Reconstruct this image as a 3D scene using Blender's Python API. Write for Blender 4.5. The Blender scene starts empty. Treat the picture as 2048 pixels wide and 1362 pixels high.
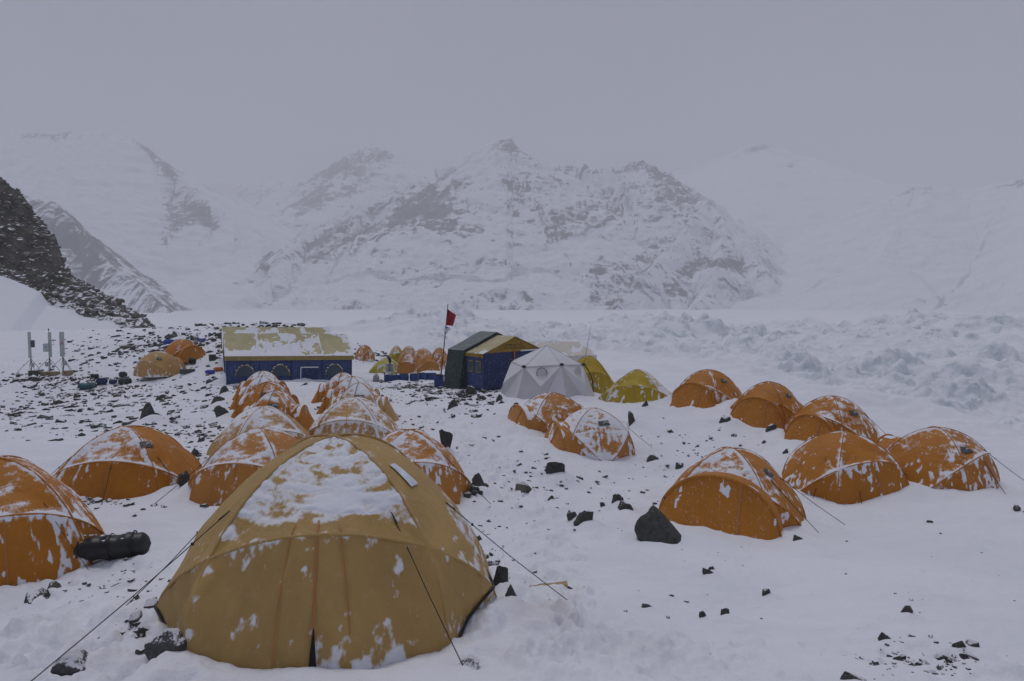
import bpy, bmesh, math, random
import numpy as np
from math import radians as RAD, sin, cos, pi
from mathutils import Vector, Matrix

random.seed(11)
RNG = np.random.default_rng(11)
SC = bpy.context.scene
COL = SC.collection

# ---------------------------------------------------------------- camera
CAMZ = 4.2
F = 2048 * 24.0 / 36.0
PITCH = math.atan(81.0 / F)
cam_data = bpy.data.cameras.new('camera')
cam_data.lens = 24.0
cam_data.sensor_width = 36.0
cam_data.clip_start = 0.05
cam_data.clip_end = 20000.0
cam = bpy.data.objects.new('camera', cam_data)
COL.objects.link(cam)
cam.location = (0, 0, CAMZ)
cam.rotation_euler = (pi / 2 - PITCH, 0, 0)
SC.camera = cam

# ---------------------------------------------------------------- overcast sky
SUN_EL, SUN_AZ = RAD(70), RAD(-25)
world = bpy.data.worlds.new('World')
SC.world = world
world.use_nodes = True
wn, wl = world.node_tree.nodes, world.node_tree.links
wn.clear()
w_out = wn.new('ShaderNodeOutputWorld')
w_bg = wn.new('ShaderNodeBackground')
w_sky = wn.new('ShaderNodeTexSky')
w_sky.sky_type = 'NISHITA'
w_sky.sun_disc = False
w_sky.sun_elevation = SUN_EL
w_sky.sun_rotation = SUN_AZ
w_sky.altitude = 5000
w_sky.dust_density = 6.0
w_hs = wn.new('ShaderNodeHueSaturation')
w_hs.inputs['Saturation'].default_value = 0.25
w_mix = wn.new('ShaderNodeMix')
w_mix.data_type = 'RGBA'
w_mix.inputs['Factor'].default_value = 0.88
w_mix.inputs['B'].default_value = (2.62, 2.72, 3.42, 1)
wl.new(w_sky.outputs[0], w_hs.inputs['Color'])
wl.new(w_hs.outputs[0], w_mix.inputs['A'])
w_tc = wn.new('ShaderNodeTexCoord')
w_no = wn.new('ShaderNodeTexNoise')
w_no.inputs['Scale'].default_value = 2.2
w_no.inputs['Detail'].default_value = 4
w_rp = wn.new('ShaderNodeValToRGB')
w_rp.color_ramp.elements[0].position = 0.3; w_rp.color_ramp.elements[0].color = (0.90, 0.90, 0.91, 1)
w_rp.color_ramp.elements[1].position = 0.7; w_rp.color_ramp.elements[1].color = (1.05, 1.05, 1.05, 1)
w_mul = wn.new('ShaderNodeMix'); w_mul.data_type = 'RGBA'; w_mul.blend_type = 'MULTIPLY'; w_mul.inputs['Factor'].default_value = 1.0
wl.new(w_tc.outputs['Generated'], w_no.inputs['Vector']); wl.new(w_no.outputs[0], w_rp.inputs['Fac'])
wl.new(w_mix.outputs['Result'], w_mul.inputs['A']); wl.new(w_rp.outputs[0], w_mul.inputs['B'])
wl.new(w_mul.outputs['Result'], w_bg.inputs['Color'])
wl.new(w_bg.outputs[0], w_out.inputs['Surface'])
w_bg.inputs['Strength'].default_value = 0.1

sun_data = bpy.data.lights.new('sun', 'SUN')
sun_data.energy = 1.05
sun_data.angle = RAD(22)
sun_data.color = (1.0, 0.985, 0.97)
sun = bpy.data.objects.new('sun', sun_data)
COL.objects.link(sun)
sun.rotation_euler = (pi / 2 - SUN_EL, 0, -SUN_AZ + pi)
sun.location = (0, 0, 60)

SC.view_settings.view_transform = 'Standard'
SC.view_settings.look = 'None'
SC.view_settings.gamma = 1.0
SC.view_settings.exposure = -0.12
SC.view_settings.use_curve_mapping = False
SC.render.engine = 'CYCLES'
SC.cycles.max_bounces = 6
SC.cycles.diffuse_bounces = 3
SC.cycles.glossy_bounces = 2
SC.cycles.transmission_bounces = 2
SC.cycles.volume_bounces = 2
SC.cycles.use_denoising = True

# ---------------------------------------------------------------- numeric helpers
def hash3(ix, iy, iz, seed):
    h = (ix.astype(np.int64) * 374761393 + iy.astype(np.int64) * 668265263 + iz.astype(np.int64) * 2147483647 + seed * 144665) & 0xFFFFFFFF
    h = ((h ^ (h >> 13)) * 1274126177) & 0xFFFFFFFF
    h = (h ^ (h >> 16)) & 0xFFFFFFFF
    return h.astype(np.float64) / 4294967295.0

def vnoise(x, y, z=None, seed=0):
    """smooth value noise in -1..1"""
    x = np.asarray(x, float); y = np.asarray(y, float)
    if z is None:
        ix, iy = np.floor(x), np.floor(y)
        fx, fy = x - ix, y - iy
        ix = ix.astype(np.int64); iy = iy.astype(np.int64); zz = np.zeros_like(ix)
        u = fx * fx * fx * (fx * (fx * 6 - 15) + 10); v = fy * fy * fy * (fy * (fy * 6 - 15) + 10)
        a = hash3(ix, iy, zz, seed); b = hash3(ix + 1, iy, zz, seed)
        c = hash3(ix, iy + 1, zz, seed); d = hash3(ix + 1, iy + 1, zz, seed)
        return ((a * (1 - u) + b * u) * (1 - v) + (c * (1 - u) + d * u) * v) * 2 - 1
    z = np.asarray(z, float)
    iz = np.floor(z); fz = z - iz
    w = fz * fz * (3 - 2 * fz)
    izi = iz.astype(np.int64)
    ix, iy = np.floor(x), np.floor(y)
    fx, fy = x - ix, y - iy
    ix = ix.astype(np.int64); iy = iy.astype(np.int64)
    u = fx * fx * (3 - 2 * fx); v = fy * fy * (3 - 2 * fy)
    r = 0
    for k, wk in ((0, 1 - w), (1, w)):
        a = hash3(ix, iy, izi + k, seed); b = hash3(ix + 1, iy, izi + k, seed)
        c = hash3(ix, iy + 1, izi + k, seed); d = hash3(ix + 1, iy + 1, izi + k, seed)
        r = r + wk * ((a * (1 - u) + b * u) * (1 - v) + (c * (1 - u) + d * u) * v)
    return r * 2 - 1

def fbm(x, y, z=None, octv=4, seed=0, gain=0.5):
    s, a, f, n = 0, 1.0, 1.0, 0.0
    ca, sa = cos(0.6), sin(0.6)
    for o in range(octv):
        if z is None:
            xr, yr = x * ca - y * sa, x * sa + y * ca
            s = s + a * vnoise(xr * f, yr * f, None, seed + o * 17)
            x, y = xr, yr
        else:
            s = s + a * vnoise(x * f, y * f, z * f, seed + o * 17)
        n += a; a *= gain; f *= 2.03
    return s / n

def ridged(x, y, octv=4, seed=0, gain=0.5):
    s, a, f, n = 0, 1.0, 1.0, 0.0
    ca, sa = cos(0.7), sin(0.7)
    for o in range(octv):
        x, y = x * ca - y * sa, x * sa + y * ca
        s = s + a * (1 - np.abs(vnoise(x * f, y * f, None, seed + o * 31)) * 1.6)
        n += a; a *= gain; f *= 2.1
    return s / n

def sstep(x, a, b):
    t = np.clip((x - a) / (b - a), 0, 1)
    return t * t * (3 - 2 * t)

def pix_dir(u, v):
    a = (np.asarray(u, float) - 1024) / F
    b = (681 - np.asarray(v, float)) / F
    y = cos(PITCH) + b * sin(PITCH)
    z = -sin(PITCH) + b * cos(PITCH)
    return a / y, z / y          # x and z per metre of forward depth

def P(u, v, d):
    a, b = pix_dir(u, v)
    return np.array([float(a) * d, d, CAMZ + float(b) * d])

# ---------------------------------------------------------------- mesh helpers
def mesh_np(name, V, Q, smooth=True, attrs=None):
    V = np.asarray(V, np.float32); Q = np.asarray(Q, np.int32)
    me = bpy.data.meshes.new(name)
    k = Q.shape[1]
    me.vertices.add(len(V)); me.vertices.foreach_set('co', V.ravel())
    me.loops.add(Q.size); me.loops.foreach_set('vertex_index', Q.ravel())
    me.polygons.add(len(Q))
    me.polygons.foreach_set('loop_start', np.arange(0, Q.size, k, dtype=np.int32))
    me.polygons.foreach_set('loop_total', np.full(len(Q), k, np.int32))
    me.polygons.foreach_set('use_smooth', np.full(len(Q), smooth, bool))
    if attrs:
        for an, av in attrs.items():
            at = me.attributes.new(an, 'FLOAT', 'POINT')
            at.data.foreach_set('value', np.asarray(av, np.float32).ravel())
    me.update(calc_edges=True)
    return me

def obj(name, me, mat=None, parent=None):
    o = bpy.data.objects.new(name, me)
    COL.objects.link(o)
    if mat is not None and me is not None:
        if len(me.materials) == 0:
            me.materials.append(mat)
    if parent is not None:
        o.parent = parent
    return o

def tag(o, label=None, cat=None, group=None, kind=None):
    if label: o['label'] = label
    if cat: o['category'] = cat
    if group: o['group'] = group
    if kind: o['kind'] = kind
    return o

def empty(name, loc, rz=0.0):
    o = bpy.data.objects.new(name, None)
    o.empty_display_size = 0.2
    COL.objects.link(o)
    o.location = loc
    o.rotation_euler = (0, 0, rz)
    return o

def grid_quads(n, m, closed_u=False):
    """n rows (v) x m columns (u)"""
    i = np.arange(n - 1)[:, None]
    j = np.arange(m if closed_u else m - 1)[None, :]
    j1 = (j + 1) % m
    return np.stack([i * m + j, i * m + j1, (i + 1) * m + j1, (i + 1) * m + j], -1).reshape(-1, 4)

def tube_arrays(pts, r, n=6, caps=True):
    pts = np.asarray(pts, float)
    k = len(pts)
    rr = np.full(k, r) if np.isscalar(r) else np.asarray(r, float)
    V = []
    for i in range(k):
        t = pts[min(i + 1, k - 1)] - pts[max(i - 1, 0)]
        t = t / (np.linalg.norm(t) + 1e-9)
        up = np.array([0, 0, 1.0]) if abs(t[2]) < 0.9 else np.array([1.0, 0, 0])
        a = np.cross(t, up); a /= np.linalg.norm(a)
        b = np.cross(a, t)
        for j in range(n):
            th = 2 * pi * j / n
            V.append(pts[i] + rr[i] * (cos(th) * a + sin(th) * b))
    return np.array(V), grid_quads(k, n, True)

class MB:
    """collects boxes, tubes, quads for one mesh object"""
    def __init__(self):
        self.v = []; self.f = []; self.n = 0
    def add(self, V, Fs):
        V = np.asarray(V, float)
        self.v.append(V)
        for f in Fs:
            self.f.append([int(i) + self.n for i in f])
        self.n += len(V)
    def box(self, c, s, rz=0.0, M=None):
        x, y, z = [q / 2 for q in s]
        B = np.array([[-x, -y, -z], [x, -y, -z], [x, y, -z], [-x, y, -z], [-x, -y, z], [x, -y, z], [x, y, z], [-x, y, z]])
        if M is not None:
            B = B @ np.array(M).T
        if rz:
            R = np.array([[cos(rz), -sin(rz), 0], [sin(rz), cos(rz), 0], [0, 0, 1]])
            B = B @ R.T
        self.add(B + np.array(c), [(0, 3, 2, 1), (4, 5, 6, 7), (0, 1, 5, 4), (1, 2, 6, 5), (2, 3, 7, 6), (3, 0, 4, 7)])
    def tube(self, pts, r, n=6):
        V, Q = tube_arrays(pts, r, n)
        k = len(pts)
        Fs = [tuple(q) for q in Q] + [tuple(range(n)), tuple(range((k - 1) * n, k * n))]
        self.add(V, Fs)
    def lathe(self, prof, c=(0, 0, 0), n=16):
        prof = np.array(prof, float)
        th = np.linspace(0, 2 * pi, n, endpoint=False)
        V = np.stack([prof[:, 0:1] * np.cos(th), prof[:, 0:1] * np.sin(th), np.repeat(prof[:, 1:2], n, 1)], -1).reshape(-1, 3) + np.array(c)
        k = len(prof)
        Fs = [tuple(q) for q in grid_quads(k, n, True)] + [tuple(range(n))[::-1], tuple(range((k - 1) * n, k * n))]
        self.add(V, Fs)
    def mesh(self, name, smooth=False):
        me = bpy.data.meshes.new(name)
        me.from_pydata(np.concatenate(self.v).tolist(), [], self.f)
        if smooth:
            me.polygons.foreach_set('use_smooth', np.ones(len(me.polygons), bool))
        me.update()
        return me
    def build(self, name, mat, parent=None, smooth=False):
        return obj(name, self.mesh(name, smooth), mat, parent)

# ---------------------------------------------------------------- materials
def mat_new(name):
    m = bpy.data.materials.new(name)
    m.use_nodes = True
    nt = m.node_tree
    b = nt.nodes['Principled BSDF']
    return m, nt, b

def nd(nt, t, **kw):
    n = nt.nodes.new(t)
    for k, v in kw.items():
        setattr(n, k, v)
    return n

def noise(nt, scale, detail=4, rough=0.55, coord='Object', dist=0.0, vec=None):
    n = nd(nt, 'ShaderNodeTexNoise')
    n.inputs['Scale'].default_value = scale
    n.inputs['Detail'].default_value = detail
    n.inputs['Roughness'].default_value = rough
    n.inputs['Distortion'].default_value = dist
    if vec is None:
        tc = nd(nt, 'ShaderNodeTexCoord')
        nt.links.new(tc.outputs[coord], n.inputs['Vector'])
    else:
        nt.links.new(vec, n.inputs['Vector'])
    return n

def ramp(nt, src, stops, interp='LINEAR'):
    r = nd(nt, 'ShaderNodeValToRGB')
    r.color_ramp.interpolation = interp
    while len(r.color_ramp.elements) < len(stops):
        r.color_ramp.elements.new(0.5)
    for e, (p, c) in zip(r.color_ramp.elements, stops):
        e.position = p
        e.color = (c[0], c[1], c[2], 1) if len(c) == 3 else c
    nt.links.new(src, r.inputs['Fac'])
    return r

def mixc(nt, fac, a, b):
    m = nd(nt, 'ShaderNodeMix', data_type='RGBA')
    for sock, val in (('Factor', fac), ('A', a), ('B', b)):
        if isinstance(val, (int, float)):
            m.inputs[sock].default_value = val
        elif isinstance(val, tuple):
            m.inputs[sock].default_value = (*val[:3], 1)
        else:
            nt.links.new(val, m.inputs[sock])
    return m.outputs['Result']

def bump(nt, bsdf, src, strength=0.3, dist=0.02, prev=None):
    b = nd(nt, 'ShaderNodeBump')
    b.inputs['Strength'].default_value = strength
    b.inputs['Distance'].default_value = dist
    nt.links.new(src, b.inputs['Height'])
    if prev is not None:
        nt.links.new(prev.outputs[0], b.inputs['Normal'])
    nt.links.new(b.outputs[0], bsdf.inputs['Normal'])
    return b

SNOW = (0.79, 0.805, 0.865)

def mat_ground_snow():
    m, nt, b = mat_new('snow_ground_material')
    n1 = noise(nt, 0.35, 5, 0.6, 'Object')
    n2 = noise(nt, 9.0, 5, 0.65, 'Object')
    n3 = noise(nt, 70.0, 3, 0.6, 'Object')
    base = ramp(nt, n1.outputs[0], [(0.3, (0.75, 0.765, 0.83)), (0.62, (0.81, 0.82, 0.875))]).outputs[0]
    at_s = nd(nt, 'ShaderNodeAttribute', attribute_name='stain')
    base = mixc(nt, at_s.outputs['Fac'], base, (0.62, 0.555, 0.545))
    # bare dirt
    at_d = nd(nt, 'ShaderNodeAttribute', attribute_name='dirt')
    nd2 = noise(nt, 2.6, 7, 0.68, 'Object', 0.4)
    add = nd(nt, 'ShaderNodeMath', operation='ADD')
    nt.links.new(at_d.outputs['Fac'], add.inputs[0]); nt.links.new(nd2.outputs[0], add.inputs[1])
    dm = ramp(nt, add.outputs[0], [(0.86, (0, 0, 0)), (0.95, (1, 1, 1))]).outputs[0]
    dcol = ramp(nt, n2.outputs[0], [(0.3, (0.045, 0.045, 0.045)), (0.7, (0.12, 0.118, 0.112))]).outputs[0]
    col = mixc(nt, dm, base, dcol)
    at_i = nd(nt, 'ShaderNodeAttribute', attribute_name='ice')
    ni = noise(nt, 1.1, 8, 0.7, 'Object', 0.5)
    addi = nd(nt, 'ShaderNodeMath', operation='ADD')
    nt.links.new(at_i.outputs['Fac'], addi.inputs[0]); nt.links.new(ni.outputs[0], addi.inputs[1])
    im = ramp(nt, addi.outputs[0], [(0.78, (0, 0, 0)), (1.12, (1, 1, 1))]).outputs[0]
    icol = ramp(nt, n2.outputs[0], [(0.35, (0.42, 0.50, 0.56)), (0.7, (0.64, 0.71, 0.78))]).outputs[0]
    col = mixc(nt, im, col, icol)
    nt.links.new(col, b.inputs['Base Color'])
    b.inputs['Roughness'].default_value = 1.0
    b.inputs['Specular IOR Level'].default_value = 0.0
    b1 = bump(nt, b, n2.outputs[0], 0.5, 0.06)
    bump(nt, b, n3.outputs[0], 0.3, 0.008, b1)
    return m

def mat_snow(name, bumpscale=30, strength=0.4, dist=0.01, tint=SNOW):
    m, nt, b = mat_new(name)
    n1 = noise(nt, bumpscale, 5, 0.65)
    n2 = noise(nt, 3.0, 3, 0.5)
    c = ramp(nt, n2.outputs[0], [(0.3, tuple(q * 0.95 for q in tint)), (0.7, tint)]).outputs[0]
    nt.links.new(c, b.inputs['Base Color'])
    b.inputs['Roughness'].default_value = 1.0
    b.inputs['Specular IOR Level'].default_value = 0.0
    bump(nt, b, n1.outputs[0], strength, dist)
    return m

def mat_glacier():
    m, nt, b = mat_new('glacier_material')
    at = nd(nt, 'ShaderNodeAttribute', attribute_name='ice')
    n = noise(nt, 0.55, 8, 0.68, 'Object', 0.6)
    add = nd(nt, 'ShaderNodeMath', operation='ADD')
    nt.links.new(at.outputs['Fac'], add.inputs[0]); nt.links.new(n.outputs[0], add.inputs[1])
    msk = ramp(nt, add.outputs[0], [(0.78, (0, 0, 0)), (1.20, (1, 1, 1))]).outputs[0]
    n2 = noise(nt, 2.2, 6, 0.7, 'Object')
    ice = ramp(nt, n2.outputs[0], [(0.35, (0.42, 0.50, 0.56)), (0.7, (0.64, 0.71, 0.78))]).outputs[0]
    n4 = noise(nt, 0.05, 3, 0.5, 'Object')
    sn = ramp(nt, n4.outputs[0], [(0.3, (0.78, 0.795, 0.855)), (0.7, (0.82, 0.832, 0.88))]).outputs[0]
    nt.links.new(mixc(nt, msk, sn, ice), b.inputs['Base Color'])
    b.inputs['Roughness'].default_value = 1.0
    b.inputs['Specular IOR Level'].default_value = 0.0
    n3 = noise(nt, 1.2, 8, 0.7, 'Object')
    bump(nt, b, n3.outputs[0], 0.5, 0.25)
    return m

def mat_mountain():
    m, nt, b = mat_new('mountain_rock_and_snow')
    at = nd(nt, 'ShaderNodeAttribute', attribute_name='rock')
    rs = nd(nt, 'ShaderNodeAttribute', attribute_name='along'); rd = nd(nt, 'ShaderNodeAttribute', attribute_name='down')
    def mul(src, k):
        q = nd(nt, 'ShaderNodeMath', operation='MULTIPLY'); q.inputs[1].default_value = k
        nt.links.new(src, q.inputs[0]); return q.outputs[0]
    cv = nd(nt, 'ShaderNodeCombineXYZ')
    nt.links.new(mul(rs.outputs['Fac'], 0.085), cv.inputs[0]); nt.links.new(mul(rd.outputs['Fac'], 0.011), cv.inputs[1])
    gully = noise(nt, 1.0, 7, 0.68, vec=cv.outputs[0])          # streaks down the fall line
    tc = nd(nt, 'ShaderNodeTexCoord'); mp = nd(nt, 'ShaderNodeMapping')
    mp.inputs['Rotation'].default_value = (0, RAD(18), 0); mp.inputs['Scale'].default_value = (0.02, 0.02, 0.11)
    nt.links.new(tc.outputs['Object'], mp.inputs['Vector'])
    strata = noise(nt, 1.0, 8, 0.72, vec=mp.outputs[0], dist=0.4)   # tilted rock bands
    speck = noise(nt, 0.16, 6, 0.75, 'Object')
    acc = at.outputs['Fac']
    for src, k in ((gully.outputs[0], 1.35), (strata.outputs[0], 0.65), (speck.outputs[0], 0.4)):
        ad = nd(nt, 'ShaderNodeMath', operation='ADD')
        nt.links.new(acc, ad.inputs[0]); nt.links.new(mul(src, k), ad.inputs[1]); acc = ad.outputs[0]
    hv = mul(acc, 0.5)
    msk = ramp(nt, hv, [(0.755, (0, 0, 0)), (0.835, (1, 1, 1))]).outputs[0]
    n2 = noise(nt, 0.02, 6, 0.7, 'Object')
    rk = ramp(nt, n2.outputs[0], [(0.3, (0.075, 0.078, 0.083)), (0.7, (0.16, 0.16, 0.162))]).outputs[0]
    nt.links.new(mixc(nt, msk, SNOW, rk), b.inputs['Base Color'])
    b.inputs['Roughness'].default_value = 1.0
    b.inputs['Specular IOR Level'].default_value = 0.0
    ad = nd(nt, 'ShaderNodeMath', operation='ADD')
    nt.links.new(gully.outputs[0], ad.inputs[0]); nt.links.new(strata.outputs[0], ad.inputs[1])
    bump(nt, b, ad.outputs[0], 0.35, 6.0)
    return m

def mat_rock(name, lo, hi, snow_lo=0.93, scale=6.0, world_scale=False):
    m, nt, b = mat_new(name)
    n = noise(nt, scale, 7, 0.65)
    c = ramp(nt, n.outputs[0], [(0.3, lo), (0.72, hi)]).outputs[0]
    geo = nd(nt, 'ShaderNodeNewGeometry')
    sep = nd(nt, 'ShaderNodeSeparateXYZ')
    nt.links.new(geo.outputs['Normal'], sep.inputs[0])
    n2 = noise(nt, scale * 1.3, 6, 0.7)
    mul = nd(nt, 'ShaderNodeMath', operation='MULTIPLY_ADD')
    nt.links.new(n2.outputs[0], mul.inputs[0]); mul.inputs[1].default_value = 0.9
    nt.links.new(sep.outputs[2], mul.inputs[2])
    sm = ramp(nt, mul.outputs[0], [(min(snow_lo + 0.46, 0.999), (0, 0, 0)), (min(snow_lo + 0.56, 1.0), (1, 1, 1))])
    # ramp clamps at 1: rescale the sum first
    sc = nd(nt, 'ShaderNodeMath', operation='MULTIPLY'); sc.inputs[1].default_value = 0.5
    nt.links.new(mul.outputs[0], sc.inputs[0])
    e = sm.color_ramp.elements
    e[0].position = (snow_lo + 0.46) / 2; e[1].position = (snow_lo + 0.54) / 2
    nt.links.new(sc.outputs[0], sm.inputs['Fac'])
    nt.links.new(mixc(nt, sm.outputs[0], c, SNOW), b.inputs['Base Color'])
    b.inputs['Roughness'].default_value = 0.85
    b.inputs['Specular IOR Level'].default_value = 0.25
    bump(nt, b, n.outputs[0], 0.7, 0.04)
    return m

def mat_fabric(name, col, var=0.12, rough=0.62, dusty=0.0, trans=0.0):
    m, nt, b = mat_new(name)
    n = noise(nt, 1.8, 5, 0.6)
    lo = tuple(q * (1 - var) for q in col); hi = tuple(min(1, q * (1 + var)) for q in col)
    c = ramp(nt, n.outputs[0], [(0.3, lo), (0.7, hi)]).outputs[0]
    if dusty > 0:
        n3 = noise(nt, 14.0, 6, 0.75)
        d = ramp(nt, n3.outputs[0], [(0.56, (0, 0, 0)), (0.75, (dusty,) * 3)]).outputs[0]
        c = mixc(nt, d, c, (0.7, 0.69, 0.70))
    # thin wind-packed snow dust where the tent builder measured some cover
    at = nd(nt, 'ShaderNodeAttribute', attribute_name='dust')
    tc = nd(nt, 'ShaderNodeTexCoord'); mp = nd(nt, 'ShaderNodeMapping'); mp.inputs['Scale'].default_value = (26, 26, 11); mp.inputs['Rotation'].default_value = (0.35, 0.25, 0)
    nt.links.new(tc.outputs['Object'], mp.inputs['Vector'])
    dn = noise(nt, 1.0, 5, 0.7, vec=mp.outputs[0])
    ma = nd(nt, 'ShaderNodeMath', operation='MULTIPLY_ADD'); ma.inputs[1].default_value = 1.15
    nt.links.new(dn.outputs[0], ma.inputs[0]); nt.links.new(at.outputs['Fac'], ma.inputs[2])
    df = ramp(nt, ma.outputs[0], [(0.66, (0, 0, 0)), (0.98, (0.86,) * 3)]).outputs[0]
    c = mixc(nt, df, c, SNOW)
    nt.links.new(c, b.inputs['Base Color'])
    b.inputs['Roughness'].default_value = rough
    b.inputs['Specular IOR Level'].default_value = 0.3
    n2 = noise(nt, 5.0, 4, 0.5, dist=1.2)
    b0 = bump(nt, b, n2.outputs[0], 0.5, 0.035)
    tcw = nd(nt, 'ShaderNodeTexCoord'); mpw = nd(nt, 'ShaderNodeMapping'); mpw.inputs['Scale'].default_value = (9, 9, 1.6); mpw.inputs['Rotation'].default_value = (0.2, -0.35, 0.4)
    nt.links.new(tcw.outputs['Object'], mpw.inputs['Vector'])
    nw = noise(nt, 1.0, 3, 0.5, vec=mpw.outputs[0], dist=0.8)      # creases pulled down the panels
    b1 = bump(nt, b, nw.outputs[0], 0.45, 0.03, b0)
    n4 = noise(nt, 160.0, 2, 0.5)
    bump(nt, b, n4.outputs[0], 0.12, 0.003, b1)
    return m

def mat_plain(name, col, rough=0.6, metal=0.0, var=0.1, scale=8.0):
    m, nt, b = mat_new(name)
    n = noise(nt, scale, 4, 0.6)
    c = ramp(nt, n.outputs[0], [(0.3, tuple(q * (1 - var) for q in col)), (0.7, tuple(min(1, q * (1 + var)) for q in col))]).outputs[0]
    nt.links.new(c, b.inputs['Base Color'])
    b.inputs['Roughness'].default_value = rough
    b.inputs['Metallic'].default_value = metal
    return m

M = {}
M['ground'] = mat_ground_snow()
M['snow'] = mat_snow('snow_on_fabric', 26, 0.5, 0.012)
M['glacier'] = mat_glacier()
M['mountain'] = mat_mountain()
M['rock'] = mat_rock('dark_moraine_rock', (0.035, 0.036, 0.037), (0.115, 0.115, 0.11), 0.79)
M['rock_bare'] = mat_rock('bare_dark_rock', (0.03, 0.031, 0.032), (0.085, 0.085, 0.083), 1.02)
M['rock_brown'] = mat_rock('brown_moraine_rock', (0.06, 0.054, 0.046), (0.17, 0.155, 0.13), 0.86)
M['rock_dusted'] = mat_rock('snow_dusted_rock', (0.05, 0.052, 0.055), (0.13, 0.13, 0.13), 0.62)
M['cliff'] = mat_rock('cliff_rock', (0.055, 0.052, 0.047), (0.17, 0.155, 0.13), 0.60, 0.35)
M['scree'] = mat_rock('scree_rock', (0.075, 0.073, 0.068), (0.20, 0.19, 0.17), 0.74, 2.0)
M['orange'] = mat_fabric('orange_fabric', (0.42, 0.155, 0.011), 0.10, 0.6, 0.10)
M['orange_pale'] = mat_fabric('faded_orange_fabric', (0.44, 0.185, 0.035), 0.10, 0.6, 0.12)
M['tan'] = mat_fabric('tan_fabric', (0.44, 0.25, 0.085), 0.10, 0.62, 0.16)
M['khaki'] = mat_fabric('khaki_tan_fabric', (0.40, 0.255, 0.088), 0.12, 0.62, 0.12)
M['yellow'] = mat_fabric('yellow_fabric', (0.42, 0.29, 0.014), 0.10, 0.6, 0.15)
M['lime'] = mat_fabric('lime_yellow_fabric', (0.46, 0.42, 0.04), 0.10, 0.6, 0.3)
M['roof_tan'] = mat_fabric('tan_roof_canvas', (0.46, 0.41, 0.235), 0.12, 0.75, 0.2)
M['mustard'] = mat_fabric('mustard_canvas', (0.30, 0.18, 0.022), 0.12, 0.75, 0.0)
M['band'] = mat_fabric('ochre_eave_band', (0.30, 0.22, 0.07), 0.1, 0.75)
M['blue'] = mat_fabric('blue_canvas', (0.042, 0.068, 0.175), 0.15, 0.75)
M['blue_dark'] = mat_fabric('dark_blue_canvas', (0.026, 0.040, 0.118), 0.15, 0.75)
M['green'] = mat_fabric('dark_green_canvas', (0.026, 0.045, 0.042), 0.2, 0.6)
M['green_roof'] = mat_fabric('grey_green_roof_canvas', (0.13, 0.155, 0.155), 0.2, 0.5, 0.5)
M['cream'] = mat_fabric('cream_canvas', (0.62, 0.58, 0.53), 0.08, 0.7, 0.4)
M['white'] = mat_fabric('white_dome_fabric', (0.64, 0.65, 0.68), 0.05, 0.6)
M['grey_panel'] = mat_fabric('grey_dome_panel', (0.53, 0.535, 0.55), 0.06, 0.6)
M['pane'] = mat_plain('smoky_window_film', (0.04, 0.066, 0.10), 0.25)
M['black'] = mat_plain('black_webbing', (0.012, 0.012, 0.013), 0.6)
M['black_bag'] = mat_plain('black_bag_fabric', (0.010, 0.010, 0.011), 0.42, 0, 0.3, 20)
M['dark'] = mat_plain('painted_gap_shade', (0.01, 0.009, 0.008), 0.9)  # near-black colour stands in for the shade inside the door opening
M['patch'] = mat_plain('dark_logo_patch', (0.07, 0.078, 0.078), 0.7)
M['patch_white'] = mat_plain('white_print', (0.72, 0.73, 0.75), 0.7)
M['patch_pale'] = mat_plain('pale_worn_patch', (0.62, 0.66, 0.74), 0.7, 0, 0.2, 9)
M['seam'] = mat_plain('orange_seam_tape', (0.40, 0.165, 0.055), 0.7)
M['steel'] = mat_plain('dull_steel', (0.42, 0.42, 0.42), 0.38, 0.8)
M['pole'] = mat_plain('dark_pole', (0.03, 0.032, 0.035), 0.5)
M['mast'] = mat_plain('grey_mast_metal', (0.20, 0.21, 0.22), 0.5, 0.3)
M['panel'] = mat_plain('pale_antenna_plastic', (0.42, 0.47, 0.46), 0.55, 0, 0.04)
M['barrel'] = mat_plain('blue_barrel_plastic', (0.015, 0.045, 0.19), 0.4)
M['teal'] = mat_plain('teal_bag_fabric', (0.02, 0.09, 0.11), 0.6)
M['red'] = mat_plain('red_flag_cloth', (0.30, 0.012, 0.022), 0.75)
M['flag_white'] = mat_plain('white_flag_cloth', (0.62, 0.63, 0.70), 0.75)
M['print_blue'] = mat_plain('blue_print', (0.06, 0.12, 0.38), 0.7)
M['print_red'] = mat_plain('red_print', (0.55, 0.02, 0.03), 0.7)
M['print_dark'] = mat_plain('dark_print', (0.05, 0.05, 0.02), 0.7)
M['wood'] = mat_plain('pale_wood', (0.36, 0.27, 0.14), 0.75, 0, 0.25, 12)
M['crate'] = mat_plain('crate_wood', (0.28, 0.22, 0.13), 0.8, 0, 0.2)
M['olive'] = mat_plain('olive_box', (0.045, 0.06, 0.04), 0.6)
M['rope'] = mat_plain('dark_cord', (0.02, 0.019, 0.018), 0.8)
M['orange_cloth'] = mat_plain('orange_cloth', (0.60, 0.16, 0.03), 0.8)
M['royal'] = mat_plain('royal_blue_tarp', (0.03, 0.05, 0.33), 0.6)

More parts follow.
